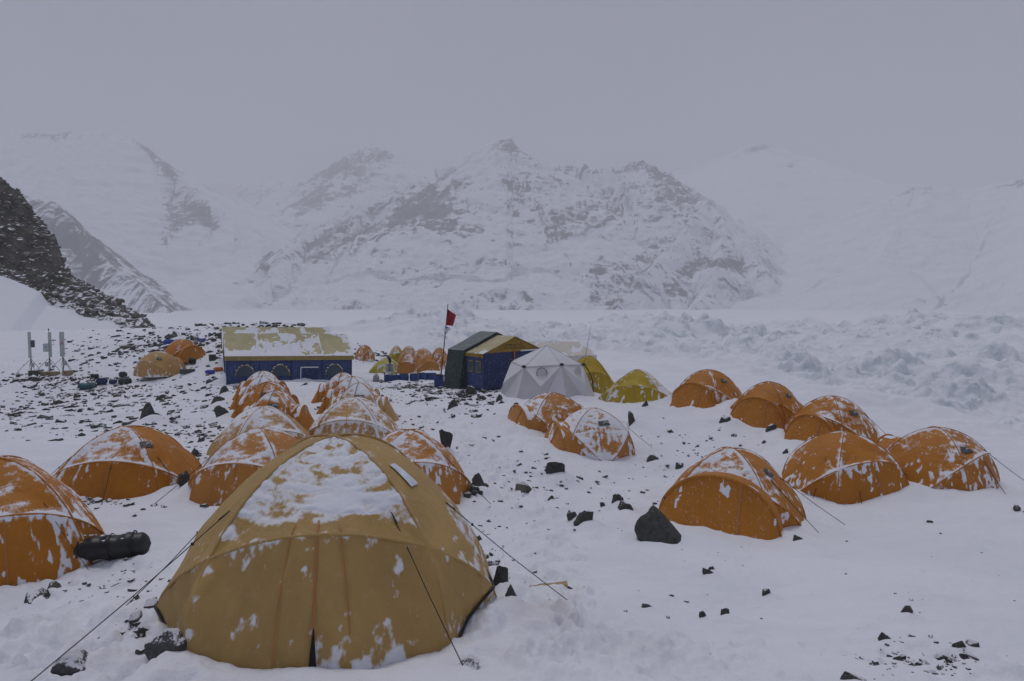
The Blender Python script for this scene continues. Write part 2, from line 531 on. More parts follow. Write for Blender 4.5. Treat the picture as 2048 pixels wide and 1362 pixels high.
# ================================================================ THE GROUND
# survey points: picture column, row and forward distance in metres of known ground
CTRL = [(500, 1352, 5.0), (330, 1215, 6.2), (1000, 1215, 6.2), (1000, 1362, 4.7), (0, 1362, 4.9), (2048, 1362, 4.9), (1500, 1362, 4.7),
        (1500, 1200, 7.0), (1800, 1120, 9.5), (2048, 1100, 10.5),
        (20, 1190, 8.0), (-300, 1190, 8.5), (245, 1018, 12.2), (480, 1010, 12.0), (840, 1008, 12.8), (640, 1060, 10.5), (-200, 1000, 13),
        (1130, 1040, 11.5), (1465, 1052, 12.0), (1185, 920, 17.7), (1090, 868, 19.3), (1415, 816, 22.8), (1530, 856, 20.8), (1640, 895, 18.3),
        (1700, 1011, 14.2), (1890, 990, 14.3), (2048, 985, 15.0), (2250, 985, 15.5), (1280, 810, 25), (1090, 806, 25.4), (970, 780, 30), (882, 768, 35),
        (820, 760, 37), (580, 771, 32.3), (460, 776, 31.5), (520, 800, 27.5), (690, 806, 26), (760, 850, 20), (900, 850, 20.5), (300, 764, 36), (370, 727, 38.5),
        (95, 748, 40), (0, 775, 36), (-200, 790, 33), (150, 850, 22), (0, 900, 18), (-250, 900, 18), (330, 880, 19),
        (450, 648, 53), (560, 646, 55), (360, 656, 50), (640, 660, 53), (260, 672, 50), (728, 724, 47), (850, 722, 49),
        (100, 680, 55), (-200, 680, 55),
        (760, 706, 57), (900, 700, 60), (1050, 705, 55), (1200, 730, 42), (1350, 745, 38), (1500, 775, 33), (1700, 805, 30), (1900, 850, 27), (2048, 880, 25), (2300, 900, 25),
        (800, 668, 120), (1050, 672, 115), (1300, 690, 85), (1300, 664, 200), (1700, 700, 80), (1700, 666, 200), (2000, 700, 75), (2300, 700, 75),
        (2000, 668, 180), (2000, 780, 42), (1900, 740, 58), (1000, 640, 500), (1500, 640, 500), (600, 633, 700), (2000, 640, 450), (2300, 660, 200), (2300, 640, 450),
        (200, 645, 400), (300, 655, 130), (-300, 655, 130), (-300, 645, 400), (550, 655, 110)]
_cp = []
for u, v, d in CTRL:
    p = P(u, v, d)
    _cp.append(p)
for az in range(-180, 180, 30):           # the rise the photographer stands on
    for r, h in ((0.7, 2.55), (2.6, 2.25)):
        _cp.append(np.array([r * sin(RAD(az)), r * cos(RAD(az)), h + 0.0]))
for az in (-170, -130, -100, 100, 130, 170):
    for r, h in ((8, 2.4), (30, 2.0), (120, 1.0), (600, 0.0), (3000, -10)):
        _cp.append(np.array([r * sin(RAD(az)), r * cos(RAD(az)), h]))
for az in (-60, -40, -20, 0, 20, 40, 60):
    for r, h in ((1200, -13.0), (3500, -14.0)):
        _cp.append(np.array([r * sin(RAD(az)), r * cos(RAD(az)), h]))
_cp = np.array(_cp)

def _q(x, y):
    r = np.sqrt(x * x + y * y) + 0.3
    az = np.arctan2(x, y)
    return az * 1.6, np.log(r)
_ca, _cl = _q(_cp[:, 0], _cp[:, 1])
def _phi(d2):
    return np.sqrt(d2 + 0.02)
_A = _phi((_ca[:, None] - _ca[None]) ** 2 + (_cl[:, None] - _cl[None]) ** 2)
_n = len(_cp)
_B = np.zeros((_n + 3, _n + 3))
_B[:_n, :_n] = _A + np.eye(_n) * -0.004
_B[:_n, _n] = 1; _B[:_n, _n + 1] = _ca; _B[:_n, _n + 2] = _cl
_B[_n:, :_n] = _B[:_n, _n:].T
_w = np.linalg.solve(_B, np.concatenate([_cp[:, 2], np.zeros(3)]))

def ground_base(x, y):
    x = np.asarray(x, float); y = np.asarray(y, float)
    sh = x.shape
    x = x.ravel(); y = y.ravel()
    a, l = _q(x, y)
    z = np.zeros(len(x))
    for s in range(0, len(x), 60000):
        aa, ll = a[s:s + 60000], l[s:s + 60000]
        z[s:s + 60000] = _phi((aa[:, None] - _ca[None]) ** 2 + (ll[:, None] - _cl[None]) ** 2) @ _w[:_n] + _w[_n] + _w[_n + 1] * aa + _w[_n + 2] * ll
    return z.reshape(sh)

def gz(x, y):
    return float(ground_base(np.array([x]), np.array([y]))[0])

_marchd = np.exp(np.linspace(math.log(2.2), math.log(400), 700))
def G(u, v):
    """where the line of sight through a picture point meets the bare ground"""
    a, b = pix_dir(u, v)
    xs, zs = float(a) * _marchd, CAMZ + float(b) * _marchd
    g = ground_base(xs, _marchd)
    k = np.argmax(zs < g)
    if zs[k] >= g[k]:
        k = len(_marchd) - 1
    d = _marchd[k]
    if k > 0:
        f0, f1 = zs[k - 1] - g[k - 1], zs[k] - g[k]
        d = _marchd[k - 1] + (_marchd[k] - _marchd[k - 1]) * f0 / (f0 - f1 + 1e-9)
    x = float(a) * d
    return np.array([x, d, gz(x, d) + relief_at(x, d)])

RELIEF_ON = False
def relief_at(x, y):
    """height of the lying snow above the surveyed ground at one spot"""
    if not RELIEF_ON:
        return 0.0
    xa, ya = np.array([float(x)]), np.array([float(y)])
    return float((snow_relief(xa, ya, np.hypot(xa, ya)) * (1 - sstep(np.hypot(xa, ya), 50, 60)))[0])

DRIFTS = []      # (x, y, rx, ry, yaw, height) snow banked against things; filled by the tent table
BLOBS_DIRT = []  # (x, y, rx, ry, amount)
BLOBS_ROUGH = []
BLOBS_STAIN = []
ROCK_BANKS = []  # snow banked round single rocks (x, y, radius, height)
PRINTS = []      # footprints (x, y, ang)

def snow_relief(x, y, r, far=False):
    """wind ripples, lumps, drifts and footprints on top of the surveyed ground"""
    z = 0.13 * fbm(x * 0.45, y * 0.45, None, 4, 3) * sstep(r, 1.5, 6) + 0.085 * fbm(x * 1.0, y * 1.3, None, 4, 4)
    z = z + 0.30 * fbm(x * 0.16, y * 0.16, None, 3, 5) * sstep(r, 5, 14)
    # wind ripples
    z = z + 0.020 * vnoise(x * 1.4 + 0.7 * y, y * 4.2, None, 9) * sstep(r, 2, 5)
    rough = np.zeros_like(x)
    for bx, by, rx, ry, am in BLOBS_ROUGH:
        rough = np.maximum(rough, am * np.exp(-((x - bx) / rx) ** 2 - ((y - by) / ry) ** 2))
    lump = fbm(x * 2.6, y * 2.6, None, 4, 21, 0.55)
    z = z + rough * (0.27 * np.maximum(lump, -0.15) + 0.06 * fbm(x * 8, y * 8, None, 3, 22))
    z = z + (0.5 + 0.5 * rough) * 0.022 * fbm(x * 6, y * 6, None, 3, 23)
    for bx, by, rx, ry, yaw, h in DRIFTS:
        near = (np.abs(x - bx) < rx + 1.4) & (np.abs(y - by) < max(rx, ry) + 1.4)
        if not near.any():
            continue
        dx, dy = x[near] - bx, y[near] - by
        lx = dx * cos(yaw) + dy * sin(yaw); ly = -dx * sin(yaw) + dy * cos(yaw)
        q = np.sqrt((lx / rx) ** 2 + (ly / ry) ** 2)
        n = 0.6 + 0.7 * vnoise(x[near] * 1.1, y[near] * 1.1, None, 41)
        z[near] += h * n * np.exp(-((q - 0.97) * rx / 0.33) ** 2)
    for bx, by, rr, h in ROCK_BANKS:
        near = (np.abs(x - bx) < rr * 4) & (np.abs(y - by) < rr * 4)
        if not near.any():
            continue
        dx, dy = x[near] - bx, y[near] - by
        z[near] += h * np.exp(-((dx - 0.5 * rr) ** 2 + (dy + 0.2 * rr) ** 2) / (1.5 * rr) ** 2) - 0.5 * h * np.exp(-((dx + 1.0 * rr) ** 2 + (dy + 0.3 * rr) ** 2) / (0.6 * rr) ** 2)
    for fx, fy, fa, dep in PRINTS:
        near = (np.abs(x - fx) < 0.4) & (np.abs(y - fy) < 0.4)
        if not near.any():
            continue
        dx, dy = x[near] - fx, y[near] - fy
        lx = dx * cos(fa) + dy * sin(fa); ly = -dx * sin(fa) + dy * cos(fa)
        q = (lx / 0.15) ** 2 + (ly / 0.065) ** 2
        z[near] += -dep * np.exp(-q ** 2) + 0.3 * dep * np.exp(-(np.sqrt(q) - 1.5) ** 2 / 0.15)
    return z

def serac_relief(x, y, r):
    """broken glacier ice beyond the camp; also returns where it lies"""
    az = np.degrees(np.arctan2(x, y))
    e = sstep(az, 5, 30)
    zone = sstep(r, 48 - 20 * e, 70 - 30 * e) * (1 - sstep(r, 170, 330)) * sstep(az, -14, -5)
    amp = np.clip(r * 0.024, 0.45, 2.9)
    hum = np.maximum(fbm(x * 0.030, y * 0.035, None, 3, 60) + 0.1, 0)
    bl = sstep(r, 55, 120)
    rd = np.clip(ridged(x * 0.16, y * 0.12, 3, 61) * (1 - bl) + ridged(x * 0.07, y * 0.055, 4, 62) * bl - 0.42, 0, 1)
    brk = np.clip(0.55 + 1.5 * fbm(x * 0.05, y * 0.05, None, 2, 66), 0, 1)
    fine = ridged(x * 0.55 + 0.3 * y, y * 0.42, 4, 63, 0.6) * (1 - bl) + ridged(x * 0.24 + 0.1 * y, y * 0.2, 4, 64, 0.6) * bl
    z = zone * amp * (1.5 * hum + (0.6 + 0.4 * brk) * (1.9 * rd + 0.8 * np.clip(fine - 0.4, -0.1, 1)))
    for (u, v, d, w, h, sk) in SERACS:
        p = P(u, v, d)
        dx, dy = x - p[0], y - p[1]
        near = (np.abs(dx) < w * 1.8) & (np.abs(dy) < w * 1.8)
        if not near.any():
            continue
        xs, ys = x[near], y[near]; dx, dy = dx[near], dy[near]
        s_ = 3.0 / w
        wob = 1 + 0.55 * fbm(xs * 0.6 * s_, ys * 0.6 * s_, None, 4, 71, 0.6)
        q = np.maximum(np.abs(dx / w + sk * dy / w * 0.5), 0.55 * np.abs(dx / w) + np.abs(dy / (w * 0.8))) * wob
        pk = np.clip(1 - q, 0, 1) * (1 - sstep(np.maximum(np.abs(dx), np.abs(dy)) / w, 1.15, 1.7))
        z[near] += h * (0.75 * pk ** 0.75 + 0.35 * pk * ridged(xs * 0.5 * s_, ys * 0.7 * s_, 3, 73)) * (1 + 0.12 * np.round(3 * fbm(xs * 0.9 * s_, ys * 0.9 * s_, None, 2, 72)))
        zone[near] = np.maximum(zone[near], sstep(pk, 0.02, 0.15))
    return z, zone

SERACS = [(1738, 800, 44, 2.6, 1.5, 0.6), (1770, 815, 40, 1.6, 0.7, -0.4), (1930, 880, 34, 2.0, 1.2, 0.3), (1890, 905, 31, 1.6, 0.6, -0.5), (1610, 780, 46, 1.8, 1.5, 0.2),
          (1585, 770, 50, 1.5, 1.3, -0.6), (1985, 740, 50, 2.4, 1.4, 0.2), (2035, 900, 28, 1.0, 0.5, 0.1), (905, 705, 110, 9.0, 3.2, 0.1), (760, 700, 105, 9, 2.4, 0),
          (1110, 690, 105, 6, 2.3, 0.2), (1320, 700, 120, 13, 3.8, 0.2), (1620, 705, 115, 13, 3.6, 0.2), (1820, 705, 100, 8, 2.4, 0), (830, 690, 140, 9, 2.6, 0),
          (1430, 730, 75, 4, 1.2, 0), (1960, 690, 110, 9, 2.0, 0)]

def ice_amount(z, x, y, zone):
    Z = z.reshape(x.shape)
    gx = np.gradient(Z, axis=1) / (np.gradient(x, axis=1) ** 2 + np.gradient(y, axis=1) ** 2 + 1e-9) ** 0.5
    gy = np.gradient(Z, axis=0) / (np.gradient(x, axis=0) ** 2 + np.gradient(y, axis=0) ** 2 + 1e-9) ** 0.5
    sl = np.sqrt(gx ** 2 + gy ** 2).ravel()
    return zone * (0.07 + 0.29 * sstep(sl, 0.25, 1.0))

def build_ground():
    az_f = np.radians(np.linspace(-46, 46, 700))
    az_b = np.radians(np.linspace(46, 314, 70)[1:-1])
    az = np.concatenate([az_f, az_b])
    rs = np.concatenate([np.exp(np.linspace(math.log(0.9), math.log(24.0), 430)), np.exp(np.linspace(math.log(24.0), math.log(62.0), 230))[1:]])
    R, A = np.meshgrid(rs, az, indexing='ij')
    x, y = R * np.sin(A), R * np.cos(A)
    z0 = ground_base(x, y)
    sh = x.shape
    xf, yf, rf = x.ravel(), y.ravel(), R.ravel()
    z = z0.ravel() + snow_relief(xf, yf, rf) * (1 - sstep(rf, 50, 60))
    zs, zone = serac_relief(xf, yf, rf)
    z = z + zs
    ice = ice_amount(z, x, y, zone)
    dirt = np.zeros(len(z)); stain = np.zeros(len(z))
    for bx, by, rx, ry, am in BLOBS_DIRT:
        dirt = np.maximum(dirt, am * np.exp(-((xf - bx) / rx) ** 2 - ((yf - by) / ry) ** 2))
    for bx, by, rx, ry, am in BLOBS_STAIN:
        stain = np.maximum(stain, am * np.exp(-((xf - bx) / rx) ** 2 - ((yf - by) / ry) ** 2) * (0.5 + 0.5 * fbm(xf * 2, yf * 2, None, 3, 90)))
    z += -0.02 * np.clip(dirt, 0, 0.5) + np.clip(dirt, 0, 0.5) * 0.10 * fbm(xf * 2.5, yf * 2.5, None, 4, 91)
    # the disc under the photographer
    V = np.stack([xf, yf, z], 1)
    Q = grid_quads(sh[0], sh[1], True)
    c = len(V)
    V = np.vstack([V, [0, 0, gz(0, 0.01)]])
    m = sh[1]
    T = np.stack([np.full(m, c), np.arange(m), (np.arange(m) + 1) % m, np.full(m, c)], 1)
    me = mesh_np('snow_ground', V, Q, True, {'ice': np.append(ice, 0), 'dirt': np.append(dirt, 0), 'stain': np.append(np.clip(stain, 0, 1), 0)})
    o = obj('snow_ground', me, M['ground'])
    tag(o, 'trampled snow covering the camp ground', kind='structure')
    # close the small hole below the tripod with a separate skirt of the same mesh kind
    tri = bpy.data.meshes.new('snow_patch')
    tri.from_pydata([tuple(p) for p in V[:m]] + [tuple(V[c])], [], [(m, (i + 1) % m, i) for i in range(m)])
    ob = obj('snow_patch', tri, M['ground'], o)
    # glacier and valley floor: a fine sheet over the broken ice, a coarse one to the horizon
    prev = None
    for nm, r0, r1, nr, na, lb in (('glacier', 62.0, 340.0, 480, 560, 'broken blue-white glacier beyond the camp'), ('valley_floor', 340.0, 5200.0, 150, 420, 'smooth snow on the valley floor below the mountains')):
        az2 = np.concatenate([np.radians(np.linspace(-46, 46, na)), np.radians(np.linspace(46, 314, 50)[1:-1])])
        rs2 = np.exp(np.linspace(math.log(r0), math.log(r1), nr))
        if nm == 'valley_floor':
            rs2[0] = 336.0
        R, A = np.meshgrid(rs2, az2, indexing='ij')
        x, y = R * np.sin(A), R * np.cos(A)
        xf, yf, rf = x.ravel(), y.ravel(), R.ravel()
        z = ground_base(xf, yf)
        zs, zone = serac_relief(xf, yf, rf)
        z = z + zs + 0.4 * fbm(xf * 0.01, yf * 0.01, None, 3, 77) * sstep(rf, 80, 200)
        if nm == 'valley_floor':
            z[:x.shape[1]] -= 0.05
        ice = ice_amount(z, x, y, zone)
        me = mesh_np(nm, np.stack([xf, yf, z], 1), grid_quads(x.shape[0], x.shape[1], True), True, {'ice': ice})
        tag(obj(nm, me, M['glacier']), lb, kind='structure')
    return o

# ================================================================ MOUNTAINS
def seg_field(x, y, ridges):
    """ridge-line terrain: height is the highest of the flanks falling from each ridge"""
    best = np.full(x.shape, -1e9); bs = np.zeros(x.shape); bd = np.zeros(x.shape)
    s0 = 0.0
    for pts, slope, pw in ridges:
        W = [P(*p) for p in pts]
        for a, b in zip(W[:-1], W[1:]):
            ab = b[:2] - a[:2]; L2 = float(ab @ ab); L = math.sqrt(L2)
            t = np.clip(((x - a[0]) * ab[0] + (y - a[1]) * ab[1]) / L2, 0, 1)
            px, py = a[0] + t * ab[0], a[1] + t * ab[1]
            d = np.sqrt((x - px) ** 2 + (y - py) ** 2)
            z = a[2] + t * (b[2] - a[2]) - slope * d * (1 - pw * d / (d + 500))
            k = z > best
            best = np.where(k, z, best); bs = np.where(k, s0 + t * L, bs); bd = np.where(k, d, bd)
            s0 += L
        s0 += 500
    return best, bs, bd

def mountain(name, label, ridges, u0, u1, d0, d1, nu, ndp, ribs=14.0, riblen=55.0, rough=9.0, rock=0.0, blobs=(), seed=0, slope_rock=0.9, smooth_ridge=0.6, floor=-60, streak=0.27, mat='mountain', attr='rock'):
    uu = np.linspace(u0, u1, nu)
    dd = np.linspace(d0, d1, ndp)
    D, U = np.meshgrid(dd, uu, indexing='ij')
    x = (U - 1024) / F * D
    y = D
    z, s, d = seg_field(x, y, ridges)
    s = s + 34 * fbm(x / 85, y / 85, None, 3, seed + 40) + 9 * vnoise(x / 19, y / 19, None, seed + 41)
    far = sstep(d, 4, 60)
    rib = ridged(s / riblen + 0.15 * vnoise(x / 90, y / 90, None, seed + 5), d / (riblen * 5), 4, seed)
    z = z - ribs * (1 - rib) * (smooth_ridge + (1 - smooth_ridge) * far) * (1 - 0.5 * sstep(d, 250, 700))
    z = z + rough * fbm(x / 70, z / 50 + y / 70, None, 6, seed + 1, 0.55) * (0.35 + 0.65 * far)
    ef = np.minimum(sstep(U, u0, u0 + 0.06 * (u1 - u0)), sstep(-U, -u1, -u1 + 0.06 * (u1 - u0)))
    z = floor + (z - floor) * ef
    z = np.maximum(z, floor)
    V = np.stack([x.ravel(), y.ravel(), z.ravel()], 1)
    gx = np.gradient(z, axis=1) / (np.gradient(x, axis=1) + 1e-9)
    gy = (np.gradient(z, axis=0) - gx * np.gradient(x, axis=0)) / (np.gradient(y, axis=0) + 1e-9)
    sl = np.sqrt(gx ** 2 + gy ** 2)
    # strata
    dip = z + 0.35 * x + 14 * fbm(x / 120, y / 120, None, 3, seed + 9)
    strat = 0.5 + 0.5 * np.sin(dip / 9.0 + 2.5 * vnoise(x / 60, dip / 30, None, seed + 12))
    rk = rock + 0.16 * sstep(sl, slope_rock * 0.75, slope_rock * 1.9)
    rk = rk + 0.10 * fbm(x / 110, z / 60, None, 3, seed + 30) + 0 * streak * (0.65 * vnoise(s / 13.0, d / 150.0, None, seed + 21) + 0.5 * vnoise(s / 4.5, d / 60.0, None, seed + 22)) - 0.03
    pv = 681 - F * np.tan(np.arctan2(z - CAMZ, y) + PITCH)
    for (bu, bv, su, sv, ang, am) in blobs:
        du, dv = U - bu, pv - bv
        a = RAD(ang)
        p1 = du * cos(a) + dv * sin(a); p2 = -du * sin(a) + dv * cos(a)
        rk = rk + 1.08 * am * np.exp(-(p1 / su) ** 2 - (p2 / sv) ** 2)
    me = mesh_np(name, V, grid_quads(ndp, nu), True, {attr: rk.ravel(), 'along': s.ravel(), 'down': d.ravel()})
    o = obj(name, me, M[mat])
    tag(o, label, kind='structure')
    return o

def build_mountains():
    # central massif
    main = [
        ([(380, 612, 1250), (500, 535, 1450), (600, 468, 1620), (720, 398, 1760), (800, 362, 1850), (870, 332, 1900), (940, 302, 1960), (985, 275, 2000), (1015, 264, 2010), (1035, 283, 2010), (1060, 304, 2010),
          (1100, 318, 2000), (1180, 323, 1980), (1250, 321, 1960), (1285, 311, 1950), (1320, 335, 1920), (1360, 366, 1880), (1392, 396, 1800)], 0.72, 0.25),
        ([(870, 332, 1900), (895, 400, 1720), (905, 470, 1540), (900, 540, 1340), (885, 600, 1180), (880, 640, 1080)], 0.80, 0.3),
        ([(720, 398, 1760), (700, 480, 1560), (670, 560, 1350), (640, 622, 1180)], 0.62, 0.3),
        ([(600, 468, 1620), (540, 545, 1400), (470, 615, 1220)], 0.6, 0.3),
        ([(985, 285, 2010), (975, 390, 1850), (1010, 480, 1660), (1080, 570, 1400), (1130, 640, 1150)], 0.5, 0.3),
        ([(1180, 330, 1980), (1205, 420, 1840), (1180, 480, 1700), (1150, 560, 1450)], 0.6, 0.3),
        ([(1360, 366, 1880), (1418, 391, 1700), (1450, 430, 1600), (1485, 470, 1500), (1520, 515, 1400), (1545, 560, 1310)], 0.85, 0.3),
        ([(1418, 391, 1700), (1370, 450, 1540), (1310, 520, 1370), (1240, 590, 1210), (1190, 640, 1090)], 0.85, 0.25),
        ([(1450, 430, 1600), (1440, 500, 1420), (1420, 560, 1280), (1380, 615, 1160)], 0.85, 0.3),
    ]
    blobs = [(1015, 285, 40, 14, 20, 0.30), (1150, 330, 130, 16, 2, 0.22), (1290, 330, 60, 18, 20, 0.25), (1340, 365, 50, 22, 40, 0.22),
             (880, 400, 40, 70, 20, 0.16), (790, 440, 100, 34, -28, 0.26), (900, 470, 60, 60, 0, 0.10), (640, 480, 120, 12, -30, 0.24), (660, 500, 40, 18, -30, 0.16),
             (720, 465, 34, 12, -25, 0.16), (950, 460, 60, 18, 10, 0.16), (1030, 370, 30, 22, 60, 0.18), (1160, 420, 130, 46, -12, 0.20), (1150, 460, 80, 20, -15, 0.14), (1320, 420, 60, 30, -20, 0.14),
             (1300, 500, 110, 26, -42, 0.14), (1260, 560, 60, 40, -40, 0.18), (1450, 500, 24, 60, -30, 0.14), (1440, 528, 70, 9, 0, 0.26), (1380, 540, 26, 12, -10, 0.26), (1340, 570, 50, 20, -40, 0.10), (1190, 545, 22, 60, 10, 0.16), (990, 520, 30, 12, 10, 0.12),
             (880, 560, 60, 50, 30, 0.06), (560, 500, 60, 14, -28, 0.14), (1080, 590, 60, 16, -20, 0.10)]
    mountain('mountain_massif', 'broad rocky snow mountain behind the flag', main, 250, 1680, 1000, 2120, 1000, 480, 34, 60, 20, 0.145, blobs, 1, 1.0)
    # peak behind, left of the massif
    bk = [([(430, 358, 2800), (520, 357, 2800), (590, 357, 2780), (640, 338, 2760), (690, 305, 2750), (735, 288, 2740), (768, 285, 2740), (795, 312, 2740), (818, 345, 2740), (860, 390, 2740)], 0.9, 0.3),
          ([(735, 288, 2740), (700, 370, 2600), (650, 410, 2480), (600, 440, 2350)], 0.75, 0.2),
          ([(590, 357, 2780), (500, 420, 2500), (430, 480, 2250)], 0.4, 0.2)]
    mountain('mountain_peak', 'hazy rock-faced peak behind the massif', bk, 200, 1000, 2000, 2850, 420, 240, 24, 50, 18, 0.17,
             [(720, 330, 70, 30, -20, 0.22), (660, 345, 50, 10, -25, 0.2), (630, 408, 45, 22, -15, 0.36), (700, 380, 40, 20, 0, 0.1)], 2, 1.0)
    # mountain on the left
    lf = [([(-260, 300, 2300), (-60, 262, 2300), (60, 262, 2280), (150, 262, 2260), (250, 266, 2240), (290, 290, 2200), (330, 325, 2120), (356, 356, 2050), (375, 372, 1980), (420, 395, 1900), (470, 430, 1800), (520, 466, 1700), (570, 505, 1620)], 0.66, 0.25),
          ([(356, 356, 2050), (335, 420, 1900), (340, 470, 1780), (400, 520, 1620)], 0.75, 0.2),
          ([(150, 262, 2260), (120, 360, 2050), (160, 440, 1850), (250, 520, 1600)], 0.45, 0.1)]
    mountain('snow_mountain', 'hazy snow mountain above the left valley', lf, -420, 760, 1420, 2420, 640, 300, 18, 60, 14, 0.06,
             [(130, 270, 130, 14, 0, 0.36), (310, 305, 70, 12, 45, 0.36), (345, 345, 22, 22, 0, 0.3), (390, 410, 70, 36, 35, 0.34), (350, 450, 40, 40, 0, 0.34), (430, 450, 60, 14, 45, 0.2), (470, 410, 14, 60, -45, 0.0), (120, 300, 60, 8, -10, 0.2)], 3, 1.3)
    # nearer hill on the left
    nl = [([(-260, 330, 1200), (-60, 370, 1180), (60, 388, 1150), (110, 398, 1130), (150, 440, 1090), (180, 478, 1060), (220, 515, 1020), (275, 560, 960), (330, 600, 900)], 0.9, 0.2)]
    mountain('rocky_hillside', 'streaked rocky hillside at the left behind the spur', nl, -380, 460, 700, 1250, 330, 220, 16, 36, 10, 0.36, [(150, 480, 60, 50, 40, 0.1)], 4, 0.9)
    # glacier tongue coming down the left valley
    ic = [([(150, 640, 800), (230, 602, 1000), (330, 566, 1250), (450, 530, 1500), (560, 503, 1720), (640, 470, 1950)], 0.42, 0.3)]
    mountain('ice_tongue', 'pale blue glacier tongue in the left valley', ic, -40, 900, 640, 2000, 420, 300, 5, 30, 9, 0.26, [], 8, 9.0, streak=0.25, mat='glacier', attr='ice')
    # right hand peak and slopes
    rp = [([(1300, 380, 3000), (1375, 345, 3000), (1440, 318, 3000), (1490, 292, 3000), (1525, 285, 2990), (1552, 288, 2980), (1572, 325, 2980), (1600, 356, 2960), (1680, 385, 2900), (1760, 400, 2850)], 0.55, 0.3),
          ([(1490, 292, 3000), (1500, 400, 2700), (1560, 480, 2300), (1640, 560, 1800)], 0.30, 0.1),
          ([(1600, 356, 2960), (1700, 460, 2500), (1780, 540, 1900)], 0.28, 0.1)]
    mountain('far_peak', 'faint snow peak behind the right shoulder', rp, 1050, 2100, 1500, 3080, 560, 260, 16, 90, 12, 0.0,
             [(1440, 322, 70, 9, -20, 0.30), (1510, 295, 50, 14, 0, 0.36), (1575, 330, 10, 30, -20, 0.3), (1500, 375, 50, 14, 10, 0.1)], 5, 3.5)
    rr = [([(1560, 560, 2000), (1640, 480, 1950), (1700, 430, 1900), (1760, 402, 1850), (1830, 366, 1800), (1880, 370, 1780), (1960, 372, 1740), (2020, 355, 1700), (2060, 348, 1680), (2300, 330, 1600)], 0.50, 0.2),
          ([(1830, 366, 1800), (1800, 440, 1600), (1760, 510, 1350)], 0.36, 0.1),
          ([(2060, 348, 1680), (2060, 470, 1300), (2080, 560, 950)], 0.40, 0.1)]
    mountain('snow_ridge', 'long snow ridge fading at the right edge', rr, 1330, 2450, 700, 2050, 620, 300, 14, 50, 10, 0.03,
             [(1800, 385, 60, 10, -35, 0.26), (1850, 378, 40, 10, -40, 0.2), (1960, 372, 120, 10, 0, 0.30), (2035, 360, 30, 14, 0, 0.3), (1870, 600, 80, 14, 8, 0.20), (2040, 500, 30, 6, -10, 0.2), (2040, 590, 20, 30, 0, 0.2)], 6, 3.5)

def build_spur():
    """dark rocky spur rising at the left edge, a snow slope below it"""
    pts = [(-420, 150, 92), (-180, 250, 88), (-60, 318, 86), (0, 352, 86), (40, 390, 86), (75, 436, 86), (112, 486, 85), (124, 536, 84), (200, 580, 82), (290, 636, 79), (322, 657, 77), (350, 685, 75), (420, 800, 72), (520, 1000, 70)]
    W = np.array([P(*p) for p in pts])
    xs = np.arange(-120, -28, 0.28); ys = np.arange(38, 112, 0.28)
    Y, X = np.meshgrid(ys, xs, indexing='ij')
    KX = 0.35                                     # the flank falls towards the camp and a little to the right
    sd = np.zeros_like(X)
    x0 = X.copy()
    for it in range(4):
        yr = np.interp(x0, W[:, 0], W[:, 1])
        sd = (yr - Y)
        x0 = X - KX * np.maximum(sd, 0)
    zr = np.interp(x0, W[:, 0], W[:, 2])
    bh = np.clip((zr - 4) / 14, 0, 1)
    bd = sd + 2.2 * fbm(X * 0.15, Y * 0.15, None, 3, 109)
    steep = 1.1 * bh + 0.42
    z = np.where(sd > 0, zr - steep * np.minimum(sd, 6) - 0.42 * np.maximum(sd - 6, 0), zr + 1.7 * sd)
    rockz = 1 - sstep(bd, 4.5 + 3.5 * bh, 6.5 + 5 * bh)
    rockz = np.clip(rockz + 0.25 * fbm(X * 0.12, Y * 0.12, None, 3, 101), 0, 1)
    z = z + rockz * (1.4 * fbm(X * 0.16, Y * 0.16, None, 5, 100, 0.6) * (0.35 + bh) + 0.2 * np.round(2.2 * fbm(X * 0.5, Y * 0.5, None, 3, 103))) + (1 - rockz) * 0.25 * fbm(X * 0.1, Y * 0.1, None, 3, 104)
    V = np.stack([X.ravel(), Y.ravel(), z.ravel()], 1)
    me = mesh_np('rocky_spur', V, grid_quads(*X.shape), False, {'rock': rockz.ravel()})
    o = obj('rocky_spur', me, M['spur'])
    tag(o, 'dark rocky spur above the snow slope at the left edge', kind='structure')
    # loose scree blocks on the spur
    cand = np.argwhere((rockz > 0.55) & (sd > -1.5) & (X < -30))
    sel = cand[RNG.choice(len(cand), 4200, replace=False)]
    Vs, Fs, n0 = [], [], 0
    for i, j in sel:
        s = 0.13 + 0.55 * RNG.random() ** 3.5
        hv, hf = ROCK_ARR[RNG.integers(len(ROCK_ARR))]
        R = np.array(Matrix.Rotation(RNG.random() * 6.28, 3, 'Z') @ Matrix.Rotation(RNG.normal() * 0.5, 3, 'X'))
        vv = (hv * np.array([1, 0.8, 0.6]) * s) @ R.T + np.array([X[i, j], Y[i, j], z[i, j] + 0.1 * s])
        Vs.append(vv); Fs += [[q + n0 for q in f] for f in hf]; n0 += len(vv)
    me = bpy.data.meshes.new('scree')
    me.from_pydata(np.concatenate(Vs).tolist(), [], Fs)
    oc = obj('scree', me, M['scree'], o)
    tag(oc, kind='stuff')

